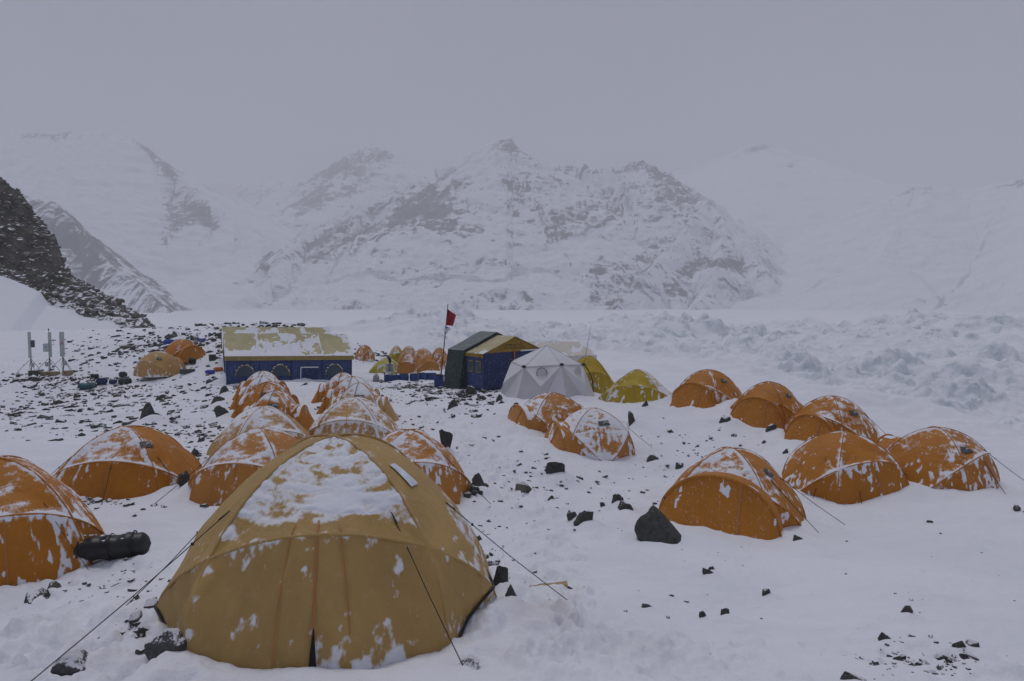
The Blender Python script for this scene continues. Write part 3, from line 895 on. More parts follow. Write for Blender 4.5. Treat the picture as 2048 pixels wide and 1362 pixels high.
def mat_spur():
    m, nt, b = mat_new('spur_rock_and_snow')
    at = nd(nt, 'ShaderNodeAttribute', attribute_name='rock')
    n = noise(nt, 0.5, 8, 0.7, 'Object')
    add = nd(nt, 'ShaderNodeMath', operation='ADD')
    nt.links.new(at.outputs['Fac'], add.inputs[0]); nt.links.new(n.outputs[0], add.inputs[1])
    msk = ramp(nt, add.outputs[0], [(0.95, (0, 0, 0)), (1.10, (1, 1, 1))]).outputs[0]
    n2 = noise(nt, 0.6, 7, 0.7, 'Object')
    rk = ramp(nt, n2.outputs[0], [(0.32, (0.04, 0.039, 0.037)), (0.55, (0.11, 0.103, 0.09)), (0.75, (0.22, 0.20, 0.16))]).outputs[0]
    geo = nd(nt, 'ShaderNodeNewGeometry'); sep = nd(nt, 'ShaderNodeSeparateXYZ')
    nt.links.new(geo.outputs['Normal'], sep.inputs[0])
    n5 = noise(nt, 0.8, 6, 0.7, 'Object')
    ma = nd(nt, 'ShaderNodeMath', operation='MULTIPLY_ADD'); ma.inputs[1].default_value = 0.8
    nt.links.new(n5.outputs[0], ma.inputs[0]); nt.links.new(sep.outputs[2], ma.inputs[2])
    sc = nd(nt, 'ShaderNodeMath', operation='MULTIPLY'); sc.inputs[1].default_value = 0.5
    nt.links.new(ma.outputs[0], sc.inputs[0])
    ls = ramp(nt, sc.outputs[0], [(0.605, (0, 0, 0)), (0.64, (1, 1, 1))]).outputs[0]
    rk = mixc(nt, ls, rk, SNOW)
    nt.links.new(mixc(nt, msk, SNOW, rk), b.inputs['Base Color'])
    b.inputs['Roughness'].default_value = 0.85
    b.inputs['Specular IOR Level'].default_value = 0.2
    n3 = noise(nt, 1.5, 7, 0.7, 'Object')
    mx = nd(nt, 'ShaderNodeMath', operation='MULTIPLY')
    nt.links.new(n3.outputs[0], mx.inputs[0]); nt.links.new(msk, mx.inputs[1])
    bump(nt, b, mx.outputs[0], 0.8, 0.3)
    return m
M['spur'] = mat_spur()

# ================================================================ ROCKS
def hull_rock(seed, n=13, flat=1.0):
    r = np.random.default_rng(seed)
    p = r.normal(size=(n, 3)); p /= np.linalg.norm(p, axis=1)[:, None]
    p *= (0.75 + 0.35 * r.random((n, 1)))
    p[:, 2] = np.clip(p[:, 2] * flat, -0.75, 0.95)
    bm = bmesh.new()
    for q in p:
        bm.verts.new(q)
    bmesh.ops.convex_hull(bm, input=bm.verts)
    bm.verts.ensure_lookup_table()
    loose = [v for v in bm.verts if not v.link_faces]
    bmesh.ops.delete(bm, geom=loose, context='VERTS')
    bmesh.ops.recalc_face_normals(bm, faces=bm.faces)
    return bm

ROCK_ARR, ROCK_ME = [], []
for k in range(16):
    bm = hull_rock(300 + k, 12 + k % 4)
    bm.verts.index_update()
    ROCK_ARR.append((np.array([v.co[:] for v in bm.verts]), [[v.index for v in f.verts] for f in bm.faces]))
    bmesh.ops.bevel(bm, geom=list(bm.edges), offset=0.05, segments=1, affect='EDGES')
    me = bpy.data.meshes.new('rock')
    bm.to_mesh(me); bm.free()
    ROCK_ME.append(me)
ROCK_VAR = {}
def rock_mesh(k, mat):
    if (k, mat) not in ROCK_VAR:
        me = ROCK_ME[k].copy(); me.materials.append(M[mat]); ROCK_VAR[(k, mat)] = me
    return ROCK_VAR[(k, mat)]

def detail_rock(seed, mat, rough=0.15):
    """a larger boulder: faceted hull, subdivided, edges worn, surface broken up"""
    bm = hull_rock(seed, 12)
    bmesh.ops.triangulate(bm, faces=bm.faces)
    for it in range(3):
        bmesh.ops.subdivide_edges(bm, edges=bm.edges, cuts=1, use_grid_fill=True)
        bmesh.ops.triangulate(bm, faces=bm.faces)
        if it > 0:
            bmesh.ops.smooth_vert(bm, verts=bm.verts, factor=0.4, use_axis_x=True, use_axis_y=True, use_axis_z=True)
    co = np.array([v.co[:] for v in bm.verts])
    n = fbm(co[:, 0] * 2.2, co[:, 1] * 2.2, co[:, 2] * 2.2, 4, seed) + 0.5 * np.abs(vnoise(co[:, 0] * 4, co[:, 1] * 4, co[:, 2] * 5, seed + 1))
    co *= (1.08 + rough * n)[:, None]
    for v, c in zip(bm.verts, co):
        v.co = c
    me = bpy.data.meshes.new('rock')
    bm.to_mesh(me); bm.free()
    me.materials.append(M[mat])
    me.polygons.foreach_set('use_smooth', np.ones(len(me.polygons), bool))
    me.set_sharp_from_angle(angle=RAD(28))
    return me

def place_rock(name, loc, size, me, sink=0.3, tilt=0.25, rz=None):
    o = bpy.data.objects.new(name, me)
    COL.objects.link(o)
    o.scale = (size[0] / 1.8, size[1] / 1.8, size[2] / 1.3)
    o.rotation_euler = (random.gauss(0, tilt), random.gauss(0, tilt), random.uniform(0, 6.28) if rz is None else rz)
    o.location = (loc[0], loc[1], loc[2] + size[2] * (0.5 - sink))
    return o

ROCKS_TOTAL = 0
def rock_px(u, v, w, h, label, mat='rock', big=False, sink=0.47, tilt=0.16, seed=None, depthf=0.8, bank=0.30):
    """a rock standing at picture point (u, v = its foot) w x h picture points large"""
    global ROCKS_TOTAL
    p = G(u, v - h * 0.10)
    d = p[1]
    W, H = w * d / F, h * d / F / (1 - sink)
    ROCKS_TOTAL += 1
    ROCK_BANKS.append((p[0], p[1], W * 0.55, H * bank))
    sd = ROCKS_TOTAL * 7 + 1000 if seed is None else seed
    me = detail_rock(sd, mat) if big else rock_mesh(sd % 16, mat)
    o = place_rock('rock', p, (W, W * depthf, H), me, sink, tilt, rz=random.choice((0, pi)) + random.gauss(0, 0.2))
    tag(o, label, 'rock', 'single rocks lying in the snow')
    return o

def rock_cluster(n, u, v, su, sv, smin, smax, where, group, flat=0.55, mats=('rock',), pw=2.0):
    """a loose group of stones; its largest and outermost ones are told apart by their labels"""
    global ROCKS_TOTAL
    made = []
    for i in range(n):
        for tries in range(12):
            uu, vv = random.gauss(u, su), random.gauss(v, sv)
            if abs(uu - u) > 2 * su or abs(vv - v) > 2 * sv or uu < 4 or vv > 1352 or uu > 2044:
                continue
            p = G(uu, vv)
            if not in_tent(p[0], p[1]):
                break
        else:
            continue
        s = smin + (smax - smin) * random.random() ** pw
        mt = random.choice(mats)
        o = place_rock('rock', p, (s, s * random.uniform(0.5, 0.95), s * random.uniform(0.6, 1.3) * flat), rock_mesh(random.randrange(16), mt), 0.44, 0.22)
        made.append((o, uu, vv, s, mt))
        ROCKS_TOTAL += 1
    rest = list(made)
    def pick(key, word):
        if len(rest) > 1:
            k = max(rest, key=key); rest.remove(k)
            tag(k[0], word + ' ' + where, 'rock', group)
    pick(lambda k: k[3], 'largest of the stones')
    pick(lambda k: -k[1], 'leftmost of the stones')
    pick(lambda k: k[1], 'rightmost of the stones')
    pick(lambda k: k[2], 'front-most of the stones')
    pick(lambda k: -k[2], 'farthest back of the stones')
    if len(rest) <= 12:
        for k, (o, uu, vv, s, mt) in enumerate(sorted(rest, key=lambda q: q[1])):
            tag(o, ORDINALS[k] + ' smaller stone from the left ' + where, 'rock', group)
        return
    for o, uu, vv, s, mt in rest:
        tag(o, ('small dark stone amid others ' if mt != 'rock_brown' else 'brownish stone amid others ') + where, 'rock', group)

ORDINALS = 'first second third fourth fifth sixth seventh eighth ninth tenth eleventh twelfth'.split()
TENT_FOOT = []
def in_tent(x, y, pad=1.0):
    for bx, by, rx, ry, yaw in TENT_FOOT:
        dx, dy = x - bx, y - by
        lx = dx * cos(yaw) + dy * sin(yaw); ly = -dx * sin(yaw) + dy * cos(yaw)
        if (lx / rx) ** 2 + (ly / ry) ** 2 < pad:
            return True
    return False

# ================================================================ TENTS
def grid_normals(V, closed):
    """V: n x m x 3"""
    if closed:
        du = np.roll(V, -1, 1) - np.roll(V, 1, 1)
    else:
        du = np.gradient(V, axis=1)
    dv = np.gradient(V, axis=0)
    n = np.cross(du, dv)
    l = np.linalg.norm(n, axis=2, keepdims=True)
    n = n / np.maximum(l, 1e-9)
    return n

def snow_shell(V, nrm, m, closed, parent, tmax=0.022, gain=0.07, seed=0, name='snow_cover', fine=16.0):
    """real lying snow: a skin that rises out of the fabric wherever the cover value is positive"""
    n, k = m.shape
    t = np.clip(m * gain, -0.02, tmax)
    t = t + np.where(m > 0.1, 0.006 * vnoise(V[..., 0] * fine, V[..., 1] * fine, V[..., 2] * fine, seed + 7), 0)
    Q = grid_quads(n, k, closed)
    keep = (t.ravel()[Q] > 0).any(1)
    if keep.sum() < 4:
        return None
    Q = Q[keep]
    used = np.unique(Q)
    remap = np.full(n * k, -1); remap[used] = np.arange(len(used))
    S = (V + nrm * t[..., None]).reshape(-1, 3)[used]
    me = mesh_np(name, S, remap[Q], True)
    o = obj(name, me, M['snow'], parent)
    o['kind'] = 'stuff'
    return o

class Dome:
    def __init__(s, W, L, H, q=1.78, sag=0.085, dl=0.21, corner=42, arch=48):
        s.W, s.L, s.H, s.q, s.sag, s.dl = W, L, H, q, sag, dl
        a, b = RAD(corner), RAD(arch)
        s.poles = [((cos(a), sin(a), 0), 0.0), ((cos(a), -sin(a), 0), 0.0),
                   ((0, sin(b), cos(b)), -0.10), ((0, -sin(b), cos(b)), -0.10)]
        s.corner, s.arch = a, b
    def unit(s, phi, psi):
        return np.cos(psi) * np.cos(phi), np.cos(psi) * np.sin(phi), np.sin(psi)
    def dist(s, px, py, pz):
        ds = [np.abs(n[0] * px + n[1] * py + n[2] * pz - c) for n, c in s.poles]
        return np.minimum.reduce(ds)
    def pos(s, phi, psi, off=0.0):
        px, py, pz = s.unit(phi, psi)
        dm = s.dist(px, py, pz)
        f = 1 - s.sag * (1 - np.exp(-dm / s.dl)) * 1.15
        c = np.maximum(np.cos(psi), 0) ** (2 / s.q); z = np.maximum(np.sin(psi), 0) ** (2 / s.q)
        x = (s.W / 2) * c * np.cos(phi) * f; y = (s.L / 2) * c * np.sin(phi) * f; zz = s.H * z * (1 - 0.6 * (1 - f))
        P3 = np.stack([x, y, zz], -1)
        if off:
            N = np.stack([np.cos(phi) * c / s.W, np.sin(phi) * c / s.L, z / (2 * s.H)], -1)
            P3 = P3 + off * N / np.linalg.norm(N, axis=-1, keepdims=True)
        return P3
    def pole_curve(s, i, k=48, off=0.006):
        n, c = s.poles[i]
        n = np.array(n); r = math.sqrt(1 - c * c)
        e1 = np.cross(n, (0, 0, 1.0))
        if np.linalg.norm(e1) < 1e-6: e1 = np.array([1.0, 0, 0])
        e1 /= np.linalg.norm(e1); e2 = np.cross(n, e1)
        if e2[2] < 0: e2 = -e2
        th = np.linspace(-0.2, pi + 0.2, k * 3)
        p = c * n + r * (np.cos(th)[:, None] * e1 + np.sin(th)[:, None] * e2)
        p = p[p[:, 2] >= 0.0]
        idx = np.linspace(0, len(p) - 1, k).astype(int)
        p = p[idx]
        return s.pos(np.arctan2(p[:, 1], p[:, 0]), np.arcsin(np.clip(p[:, 2], 0, 1)), off)

def surf_patch(D, phi0, psi0, w, h, off, n=7, m=5, tilt=0.0):
    """small rectangle lying on the dome"""
    R = (D.W + D.L) / 4
    a = np.linspace(-w / 2, w / 2, n) ; b = np.linspace(-h / 2, h / 2, m)
    Bq, Aq = np.meshgrid(b, a, indexing='ij')
    A2 = Aq * cos(tilt) - Bq * sin(tilt); B2 = Aq * sin(tilt) + Bq * cos(tilt)
    phi = phi0 + A2 / (R * max(cos(psi0), 0.25)); psi = psi0 + B2 / ((D.H + R) / 2)
    return D.pos(phi, psi, off)

def make_tent(name, label, u, d, W, L, H, yaw, mat, snow=None, vest=(), nphi=150, npsi=56, logo=None, guys=(), group=None, q=1.85, sag=0.10, zips=True,
              seed=None, sink=0.05, zoff=0.0, near=False, anchor=False, vsize=(0.8, 0.78), zfix=None, cord=False):
    snow = dict(dict(base=-0.62, top=0.55, ledge=0.42, amp=0.75, wind=0.15, wdir=-60, panel=0.22, low=0.8, dabs=1.7), **(snow or {}))
    seed = seed if seed is not None else int(u * 7 + d * 13) % 9973
    a, _ = pix_dir(u, 600)
    x, y = float(a) * d, d
    yw = RAD(yaw)
    z = gz(x, y) - sink + zoff if zfix is None else zfix
    root = empty(name, (x, y, z), yw)
    tag(root, label, 'tent', group)
    D = Dome(W, L, H, q, sag)
    fm = M[mat]
    # --- flysheet
    phi = np.linspace(0, 2 * pi, nphi, endpoint=False)
    psi = np.linspace(0, pi / 2, npsi)
    PS, PH = np.meshgrid(psi, phi, indexing='ij')
    V = D.pos(PH, PS)
    N = grid_normals(V, True)
    fold = 0.010 * fbm(V[..., 0] * 2.2, V[..., 1] * 2.2, V[..., 2] * 2.2 + seed, 3, seed)
    lowp = 1 - sstep(PS, 0.5, 0.9)
    fold = fold + (0.030 if near else 0.014) * lowp * np.abs(vnoise(PH * (W + L) / 4 * 3.0 + 1.2 * PS, PS * 1.3, None, seed + 70)) + (0.010 if near else 0.006) * lowp * vnoise(PH * 16 - 5 * PS, PS * 5, None, seed + 71)
    V = V + N * fold[..., None]
    # --- pole sleeves
    for i in range(4):
        tv, tq = tube_arrays(D.pole_curve(i, 40), 0.013 if not near else 0.014, 6)
        obj('pole_sleeve', mesh_np('pole_sleeve', tv, tq, True), fm, root)
    # --- lying snow
    px, py, pz = D.unit(PH, PS)
    dm = D.dist(px, py, pz)
    nz = N[..., 2]
    wx = cos(RAD(snow['wdir']) - yw); wy = sin(RAD(snow['wdir']) - yw)
    bits = sum(((n[0] * px + n[1] * py + n[2] * pz - c) > 0).astype(int) * (1 << i) for i, (n, c) in enumerate(D.poles))
    prand = np.random.default_rng(seed).random(16) * 2 - 1
    hx, hy, hz = V[..., 0], V[..., 1], V[..., 2]
    big = fbm(hx * 1.7 + seed, hy * 1.7, hz * 1.7, 3, seed + 1)
    R = (W + L) / 4
    streak = fbm(PH * R * 9, PS * R * 2.2 + seed, None, 3, seed + 2)
    ripple = fbm(PH * R * 2.0, PS * R * 11 + seed, None, 2, seed + 3)
    finen = fbm(hx * 11, hy * 11, hz * 11, 3, seed + 4, 0.6)
    up = sstep(nz, 0.42, 0.78)
    cov = snow['base'] + snow['top'] * up + snow['panel'] * prand[bits] * 1.3 + snow['wind'] * (N[..., 0] * wx + N[..., 1] * wy)
    cov = cov + snow['ledge'] * np.exp(-(dm / 0.05) ** 2) * sstep(nz, 0.02, 0.4) * (0.75 + 0.6 * vnoise(PH * R * 2.5, PS * R * 2.5, None, seed + 11))
    cov = cov + snow['dabs'] * np.clip(fbm(PH * R * 13, PS * R * 6 + seed, None, 3, seed + 12) * 1.5 - 0.15 + 0.5 * vnoise(PH * R * 2.2, PS * R, None, seed + 13), 0, 1) * (1 - up)
    cov = cov + snow['amp'] * (0.55 * big + 0.5 * (streak * (1 - up) + ripple * up) + 0.45 * finen)
    cov = cov + snow['low'] * np.exp(-(hz / 0.16) ** 2) * (0.5 + 1.2 * big)
    if 'custom' in snow:
        cov = snow['custom'](D, PH, PS, px, py, pz, hx, hy, hz, nz, dm, big, streak, ripple, finen, cov)
    obj('flysheet', mesh_np('flysheet', V.reshape(-1, 3), grid_quads(npsi, nphi, True), True, {'dust': np.clip(cov * 0.8 + 0.12, -1, 1).ravel()}), fm, root)
    snow_shell(V, N, cov - (0.50 if near else 0.24), True, root, seed=seed, tmax=0.012, gain=0.035)
    # --- ground skirt: a dark strip of groundsheet under the hem
    th = phi
    hem = D.pos(th, np.zeros_like(th))
    # --- doors, zips
    zi = []
    for side in ((-pi / 2, True), (pi / 2, False)):
        ph0 = side[0]
        if not zips: break
        ps = np.linspace(0.0, D.arch * 0.97, 16)
        strip = np.stack([D.pos(np.full(16, ph0 + e), ps, 0.022 if near else 0.012) for e in (-0.008, 0.008)], 1)
        obj('zipper', mesh_np('zipper', strip.reshape(-1, 3), grid_quads(16, 2), True), M['seam'], root)
    # --- vestibules
    for vi, vs in enumerate(vest):
        sg = -1 if vs == 'front' else 1
        wv, hv = vsize[0] * W / 2, vsize[1] * H
        th = np.linspace(0, pi, 33)
        def arch(y, k=1.0):
            return np.stack([wv * k * np.cos(th), np.full_like(th, sg * y), hv * k * np.sin(th) ** 0.85], 1)
        yh = 0.44 * L
        rows = [arch(yy, kk) for yy, kk in ((0.12 * L, 0.92), (0.28 * L, 0.985), (0.38 * L, 0.99), (yh, 1.0))]
        Vv = np.array(rows)
        sheet = obj('vestibule', mesh_np('vestibule', Vv.reshape(-1, 3), grid_quads(4, 33), True), fm, root)
        tt = np.linspace(0, 1, 14)
        ar = arch(yh)
        ext = 0.30 + 0.12 * L / 2
        door = np.array([np.stack([ar[:, 0] * (1 + 0.02 * t), ar[:, 1] + sg * (ext * t ** 1.1) * (0.35 + 0.65 * np.sin(th)), ar[:, 2] * (1 - t)], 1) for t in tt])
        dN = grid_normals(door, False)
        door = door + dN * (0.016 * fbm(door[..., 0] * 3.5, door[..., 2] * 1.2, None, 3, seed + 50))[..., None]
        dr = obj('door', mesh_np('door', door.reshape(-1, 3), grid_quads(14, 33), True), fm, root)
        hp = arch(yh, 1.004)
        tv, tq = tube_arrays(hp, 0.028, 8)
        obj('hoop', mesh_np('hoop', tv, tq, True), fm, root)
        zl = np.stack([door[:, 12] - [0.016, 0, 0], door[:, 12] + [0.016, 0, 0]], 1); zl[..., 1] += sg * 0.014
        obj('zipper', mesh_np('zipper', zl.reshape(-1, 3), grid_quads(14, 2), True), M['seam'], dr)
        # snow on the vestibule
        yy = np.linspace(0.12 * L, yh, 24)
        Vf = np.array([arch(t, 0.92 + 0.08 * min(1, (t - 0.12 * L) / (0.26 * L))) for t in yy])
        Nf = grid_normals(Vf, False)
        if Nf[12, 16, 2] < 0: Nf = -Nf
        c2 = snow['base'] + 0.04 + snow['top'] * 0.8 * sstep(Nf[..., 2], 0.3, 0.8) + snow['amp'] * (0.6 * fbm(Vf[..., 0] * 3 + seed, Vf[..., 1] * 6, Vf[..., 2] * 3, 4, seed + 60))
        snow_shell(Vf, Nf, c2, False, sheet, seed=seed + 9)
        dd = np.array([np.stack([ar[:, 0], ar[:, 1] + sg * (ext * t ** 1.1) * (0.35 + 0.65 * np.sin(th)), ar[:, 2] * (1 - t)], 1) for t in np.linspace(0, 1, 60)])
        # denser columns for the flecks on the door
        thd = np.linspace(0, pi, 80)
        dd = np.array([np.stack([wv * np.cos(thd), np.full_like(thd, sg * yh) + sg * (ext * t ** 1.1) * (0.35 + 0.65 * np.sin(thd)), hv * np.sin(thd) ** 0.85 * (1 - t)], 1) for t in np.linspace(0.02, 1, 60)])
        Nd = grid_normals(dd, False)
        if Nd[30, 40, 1] * sg < 0: Nd = -Nd
        c3 = -0.50 + 0.9 * fbm(dd[..., 0] * 9, dd[..., 2] * 3 + seed, None, 4, seed + 61) + 0.25 * np.exp(-((dd[..., 0] - 0.12) / 0.07) ** 2)
        snow_shell(dd, Nd, c3, False, dr, seed=seed + 10, tmax=0.014)
    # --- logo patch
    if logo:
        az, el, lw, lh, kind = logo
        ph0 = RAD(az) - yw
        g = surf_patch(D, ph0, RAD(el), lw, lh, 0.024 if kind != 'pale' else 0.014)
        lp = obj('logo_patch', mesh_np('logo_patch', g.reshape(-1, 3), grid_quads(5, 7), True), M['patch'] if kind != 'pale' else M['patch_pale'], root)
        if kind == 'mark':
            # white mountain line
            R2 = (D.W + D.L) / 4
            zz = [(-0.10, -0.15), (0.10, 0.22), (0.17, 0.05), (0.24, 0.24), (0.44, -0.12)]
            mb = MB()
            for (x0, y0), (x1, y1) in zip(zz[:-1], zz[1:]):
                q4 = []
                for xx, yy2, o4 in ((x0, y0, -0.05), (x1, y1, -0.05), (x1, y1, 0.05), (x0, y0, 0.05)):
                    ph = ph0 + xx * lw / (R2 * max(cos(RAD(el)), 0.25)); ps = RAD(el) + (yy2 + o4) * lh / ((D.H + R2) / 2)
                    q4.append(D.pos(np.array(ph), np.array(ps), 0.037))
                mb.add(np.array(q4), [(0, 1, 2, 3)])
            mb.build('mountain_mark', M['patch_white'], lp)
    if cord:
        ps = np.linspace(RAD(42), pi / 2 * 0.985, 14)
        tv, tq = tube_arrays(D.pos(np.full(14, RAD(-92) - yw), ps, 0.034), 0.008, 5)
        obj('cord', mesh_np('cord', tv, tq, True), M['rope'], root)
    # --- guy lines
    for gi, (az, el, reach) in enumerate(guys):
        ph = RAD(az) - yw
        top = D.pos(np.array(ph), np.array(RAD(el)), 0.01)
        e = D.pos(np.array(ph), np.array(0.0))
        dirv = np.array([cos(ph), sin(ph)])
        lx, ly = e[0] + dirv[0] * reach, e[1] + dirv[1] * reach
        wxp = x + lx * cos(yw) - ly * sin(yw); wyp = y + lx * sin(yw) + ly * cos(yw)
        end = np.array([lx, ly, gz(wxp, wyp) + 0.03 - z])
        mid = top * 0.5 + end * 0.5 - np.array([0, 0, 0.02])
        tv, tq = tube_arrays([top, top * 0.75 + end * 0.25 - [0, 0, 0.012], mid, top * 0.25 + end * 0.75 - [0, 0, 0.012], end], 0.0042 if d < 10 else 0.006, 5)
        gl = obj('guyline', mesh_np('guyline', tv, tq, True), M['rope'], root)
        tb = MB()
        dv = (end - top) / np.linalg.norm(end - top)
        tb.tube([top - dv * 0.01, top + dv * 0.10], [0.004, 0.009], 5)
        tb.build('strap', M['black'], gl)
        tb = MB(); tb.box(top * 0.8 + end * 0.2 - [0, 0, 0.01], (0.022, 0.016, 0.022)); tb.build('tensioner', M['black'], gl)
        if anchor:
            ANCHORS.append((wxp, wyp, label))
    DRIFTS.append((x, y, W / 2, L / 2, yw, 0.10))
    TENT_FOOT.append((x, y, W / 2, L / 2 + (0.35 if vest else 0), yw))
    return root, D

ANCHORS = []

def near_snow(D, PH, PS, px, py, pz, hx, hy, hz, nz, dm, big, streak, ripple, finen, cov):
    """front top panel laden, right flank thinly dusted, a few clots on the door"""
    n, c = D.poles[2]
    below = (n[0] * px + n[1] * py + n[2] * pz - c) < 0
    front = (np.abs(px) < -py * math.tan(D.corner) + 0.02)
    edge = (n[0] * px + n[1] * py + n[2] * pz - c)
    m = np.full(PH.shape, -0.50) + 0.75 * big + 0.6 * finen + 0.3 * ripple
    ft = front & ~below
    m = np.where(ft, 0.52 + 0.95 * ripple - 1.2 * np.exp(-((edge - 0.02) / 0.05) ** 2) + 0.7 * finen + 0.8 * np.minimum(big, 0), m)
    spots = fbm(hx * 13, hy * 13, hz * 9, 3, 77, 0.6)
    clot = fbm(hx * 4.5, hy * 4.5, hz * 4.0, 3, 79, 0.6)
    m = np.where(below, -0.62 + 1.35 * spots + 0.8 * clot, m)
    # clots at the hem and beside the zip
    m = m + np.where(below, 1.2 * np.exp(-(hz / 0.24) ** 2) * np.clip(1.8 * fbm(PH * 5, hz * 2, None, 2, 31) + 0.35, 0, 1), 0)
    m = m + np.where(below, 0.5 * np.exp(-((PH - 1.5 * pi - 0.05) / 0.05) ** 2) * np.clip(1.0 - hz / 0.5, 0, 1), 0)
    right = (~front) & (px > 0) & ~below
    m = np.where(right, m + 0.14 + 0.25 * ripple, m)
    m = m + 0.55 * np.exp(-(dm / 0.03) ** 2) * (0.4 + 0.9 * np.clip(streak + 0.3, 0, 1)) * (nz > 0.12)
    return m

ALL_SNOWY = dict(base=-0.52, top=0.72, ledge=0.7, amp=0.85, panel=0.14)
LIGHT = dict(base=-0.68, top=0.42, ledge=0.80, amp=0.80, panel=0.22)

def build_tents():
    G1 = 'dome tents pitched in the snow'
    kw = dict(group=G1)
    # nearest pale tan tent
    t, D = make_tent('dome_tent', 'large khaki tan dome tent in front with closed zip door', 664, 6.3, 3.0, 3.2, 1.56, 8, 'khaki', dict(custom=near_snow), nphi=560, npsi=200, q=1.90, zoff=0.20,
                     logo=(-20, 58, 0.15, 0.30, 'pale'), guys=((-135, 46, 1.05), (-48, 46, 0.55), (0, 40, 0.75), (180, 35, 0.5)), near=True, anchor=True, sag=0.085, **kw)
    # door gap shade painted as a strip, black hem piping on the near tent
    ps = np.linspace(0.0, 0.30, 12)
    wd = 0.055 * (1 - ps / 0.30) ** 0.8 + 0.003
    gap = np.stack([D.pos(-pi / 2 - wd * 0.6, ps, 0.032), D.pos(-pi / 2 + wd * 0.4, ps, 0.032)], 1)
    obj('door_gap_shade', mesh_np('door_gap_shade', gap.reshape(-1, 3), grid_quads(12, 2), True), M['dark'], t)
    for s0, s1 in ((-0.02, -0.80), (pi + 0.04, pi + 0.75)):
        tt = np.linspace(0, 1, 24)
        c = D.pos(s0 + (s1 - s0) * tt, 0.13 * (1 - tt) ** 0.8 + 0.02 + 0.05 * np.sin(tt * pi), 0.03)
        tv, tq = tube_arrays(c, 0.013, 6)
        obj('hem_piping', mesh_np('hem_piping', tv, tq, True), M['black'], t)
    for e in (-0.22, 0.20):
        ps2 = np.linspace(0.05, D.arch * 0.95, 20)
        st = np.stack([D.pos(-pi / 2 + e * (0.6 + 0.4 * np.cos(ps2 * 1.4)) + dd, ps2, 0.022) for dd in (-0.004, 0.004)], 1)
        obj('seam_tape', mesh_np('seam_tape', st.reshape(-1, 3), grid_quads(20, 2), True), M['seam'], t)
    # left edge, left middle
    make_tent('dome_tent', 'orange dome tent cut off by the left edge beside the black bag', -22, 9.2, 2.7, 2.8, 1.62, 40, 'orange', dict(LIGHT, wdir=-30, wind=0.2), ('back',), 260, 100,
              guys=((-60, 45, 0.5), (-20, 45, 0.4)), anchor=True, **kw)
    make_tent('dome_tent', 'orange dome tent with snowy top panel left of the tent rows', 243, 13.5, 2.9, 2.75, 1.36, 8, 'orange', dict(LIGHT, base=-0.62, top=0.55), (), 240, 90,
              logo=(-35, 55, 0.26, 0.15, 'mark'), guys=((-30, 42, 0.6), (-135, 45, 0.7), (-75, 47, 0.6)), anchor=True, **kw)
    # front row, behind the near tent
    make_tent('dome_tent', 'tan orange dome tent just behind the khaki tent, left one', 512, 12.9, 2.6, 2.6, 1.30, -4, 'orange_pale', dict(LIGHT, base=-0.60, top=0.62), (), 240, 90,
              guys=((-140, 48, 0.8),), **kw)
    make_tent('dome_tent', 'orange dome tent just behind the khaki tent, right one', 816, 13.7, 2.55, 2.6, 1.30, 14, 'orange_pale', dict(LIGHT, base=-0.58, top=0.62), (), 240, 90,
              guys=((-30, 45, 0.7),), anchor=True, **kw)
    # left column going back
    make_tent('dome_tent', 'pale tan dome tent, second in the left row', 522, 16.2, 2.6, 2.6, 1.27, 30, 'tan', dict(LIGHT, base=-0.56, top=0.6), (), 170, 66, **kw)
    cols = [(546, 19.6, 1.85, 'orange', True, 'third in the left row'), (532, 22.6, 1.85, 'orange', True, 'fourth in the left row'),
            (523, 25.2, 1.85, 'orange', False, 'fifth in the left row'), (521, 27.6, 1.8, 'orange', False, 'last in the left row, nearest the blue tent')]
    for i, (u, d, w, mt, lg, where) in enumerate(cols):
        make_tent('dome_tent', 'snow-covered orange tent, ' + where, u, d, 2.0, w, 1.22, 90 + (-1) ** i * 4, mt, ALL_SNOWY, ('front', 'back'), 170, 66,
                  logo=(-76, 50, 0.34, 0.16, 'mark') if lg else None, zips=False, vsize=(0.66, 0.64), cord=True, **kw)
    make_tent('dome_tent', 'tan dome tent with arched snow panel, front of the right row', 702, 17.6, 2.6, 2.6, 1.24, 4, 'tan', dict(LIGHT, base=-0.52, top=0.72), (), 170, 66, guys=((-55, 45, 0.5),), **kw)
    cols = [(716, 20.8, 'tan', True, 'second in the right row'), (703, 23.6, 'orange', False, 'third in the right row'), (682, 26.0, 'orange', False, 'last in the right row, nearest the blue tent')]
    for i, (u, d, mt, lg, where) in enumerate(cols):
        make_tent('dome_tent', 'snow-covered orange tent, ' + where if mt == 'orange' else 'snow-covered tan tent, ' + where, u, d, 1.9, 1.85, 1.22, 90 + (-1) ** i * 5, mt, ALL_SNOWY, ('front', 'back'), 170, 66,
                  logo=(-78, 48, 0.34, 0.19, 'mark') if lg else None, zips=False, vsize=(0.66, 0.64), cord=True, **kw)
    # middle right pair
    make_tent('dome_tent', 'faded orange tent in front of the white dome', 1105, 20.4, 2.35, 2.5, 1.14, -70, 'orange_pale', dict(LIGHT, base=-0.58, top=0.6), ('front',), 190, 70, vsize=(0.75, 0.72), sink=0.12, **kw)
    make_tent('dome_tent', 'faded orange tent with smudged logo, beside the footpath', 1188, 18.9, 2.3, 2.5, 1.20, -78, 'orange_pale', dict(LIGHT, base=-0.6, top=0.62), ('front',), 200, 76,
              logo=(-70, 52, 0.34, 0.17, 'mark'), guys=((-10, 45, 0.5),), anchor=True, vsize=(0.72, 0.72), sink=0.16, **kw)
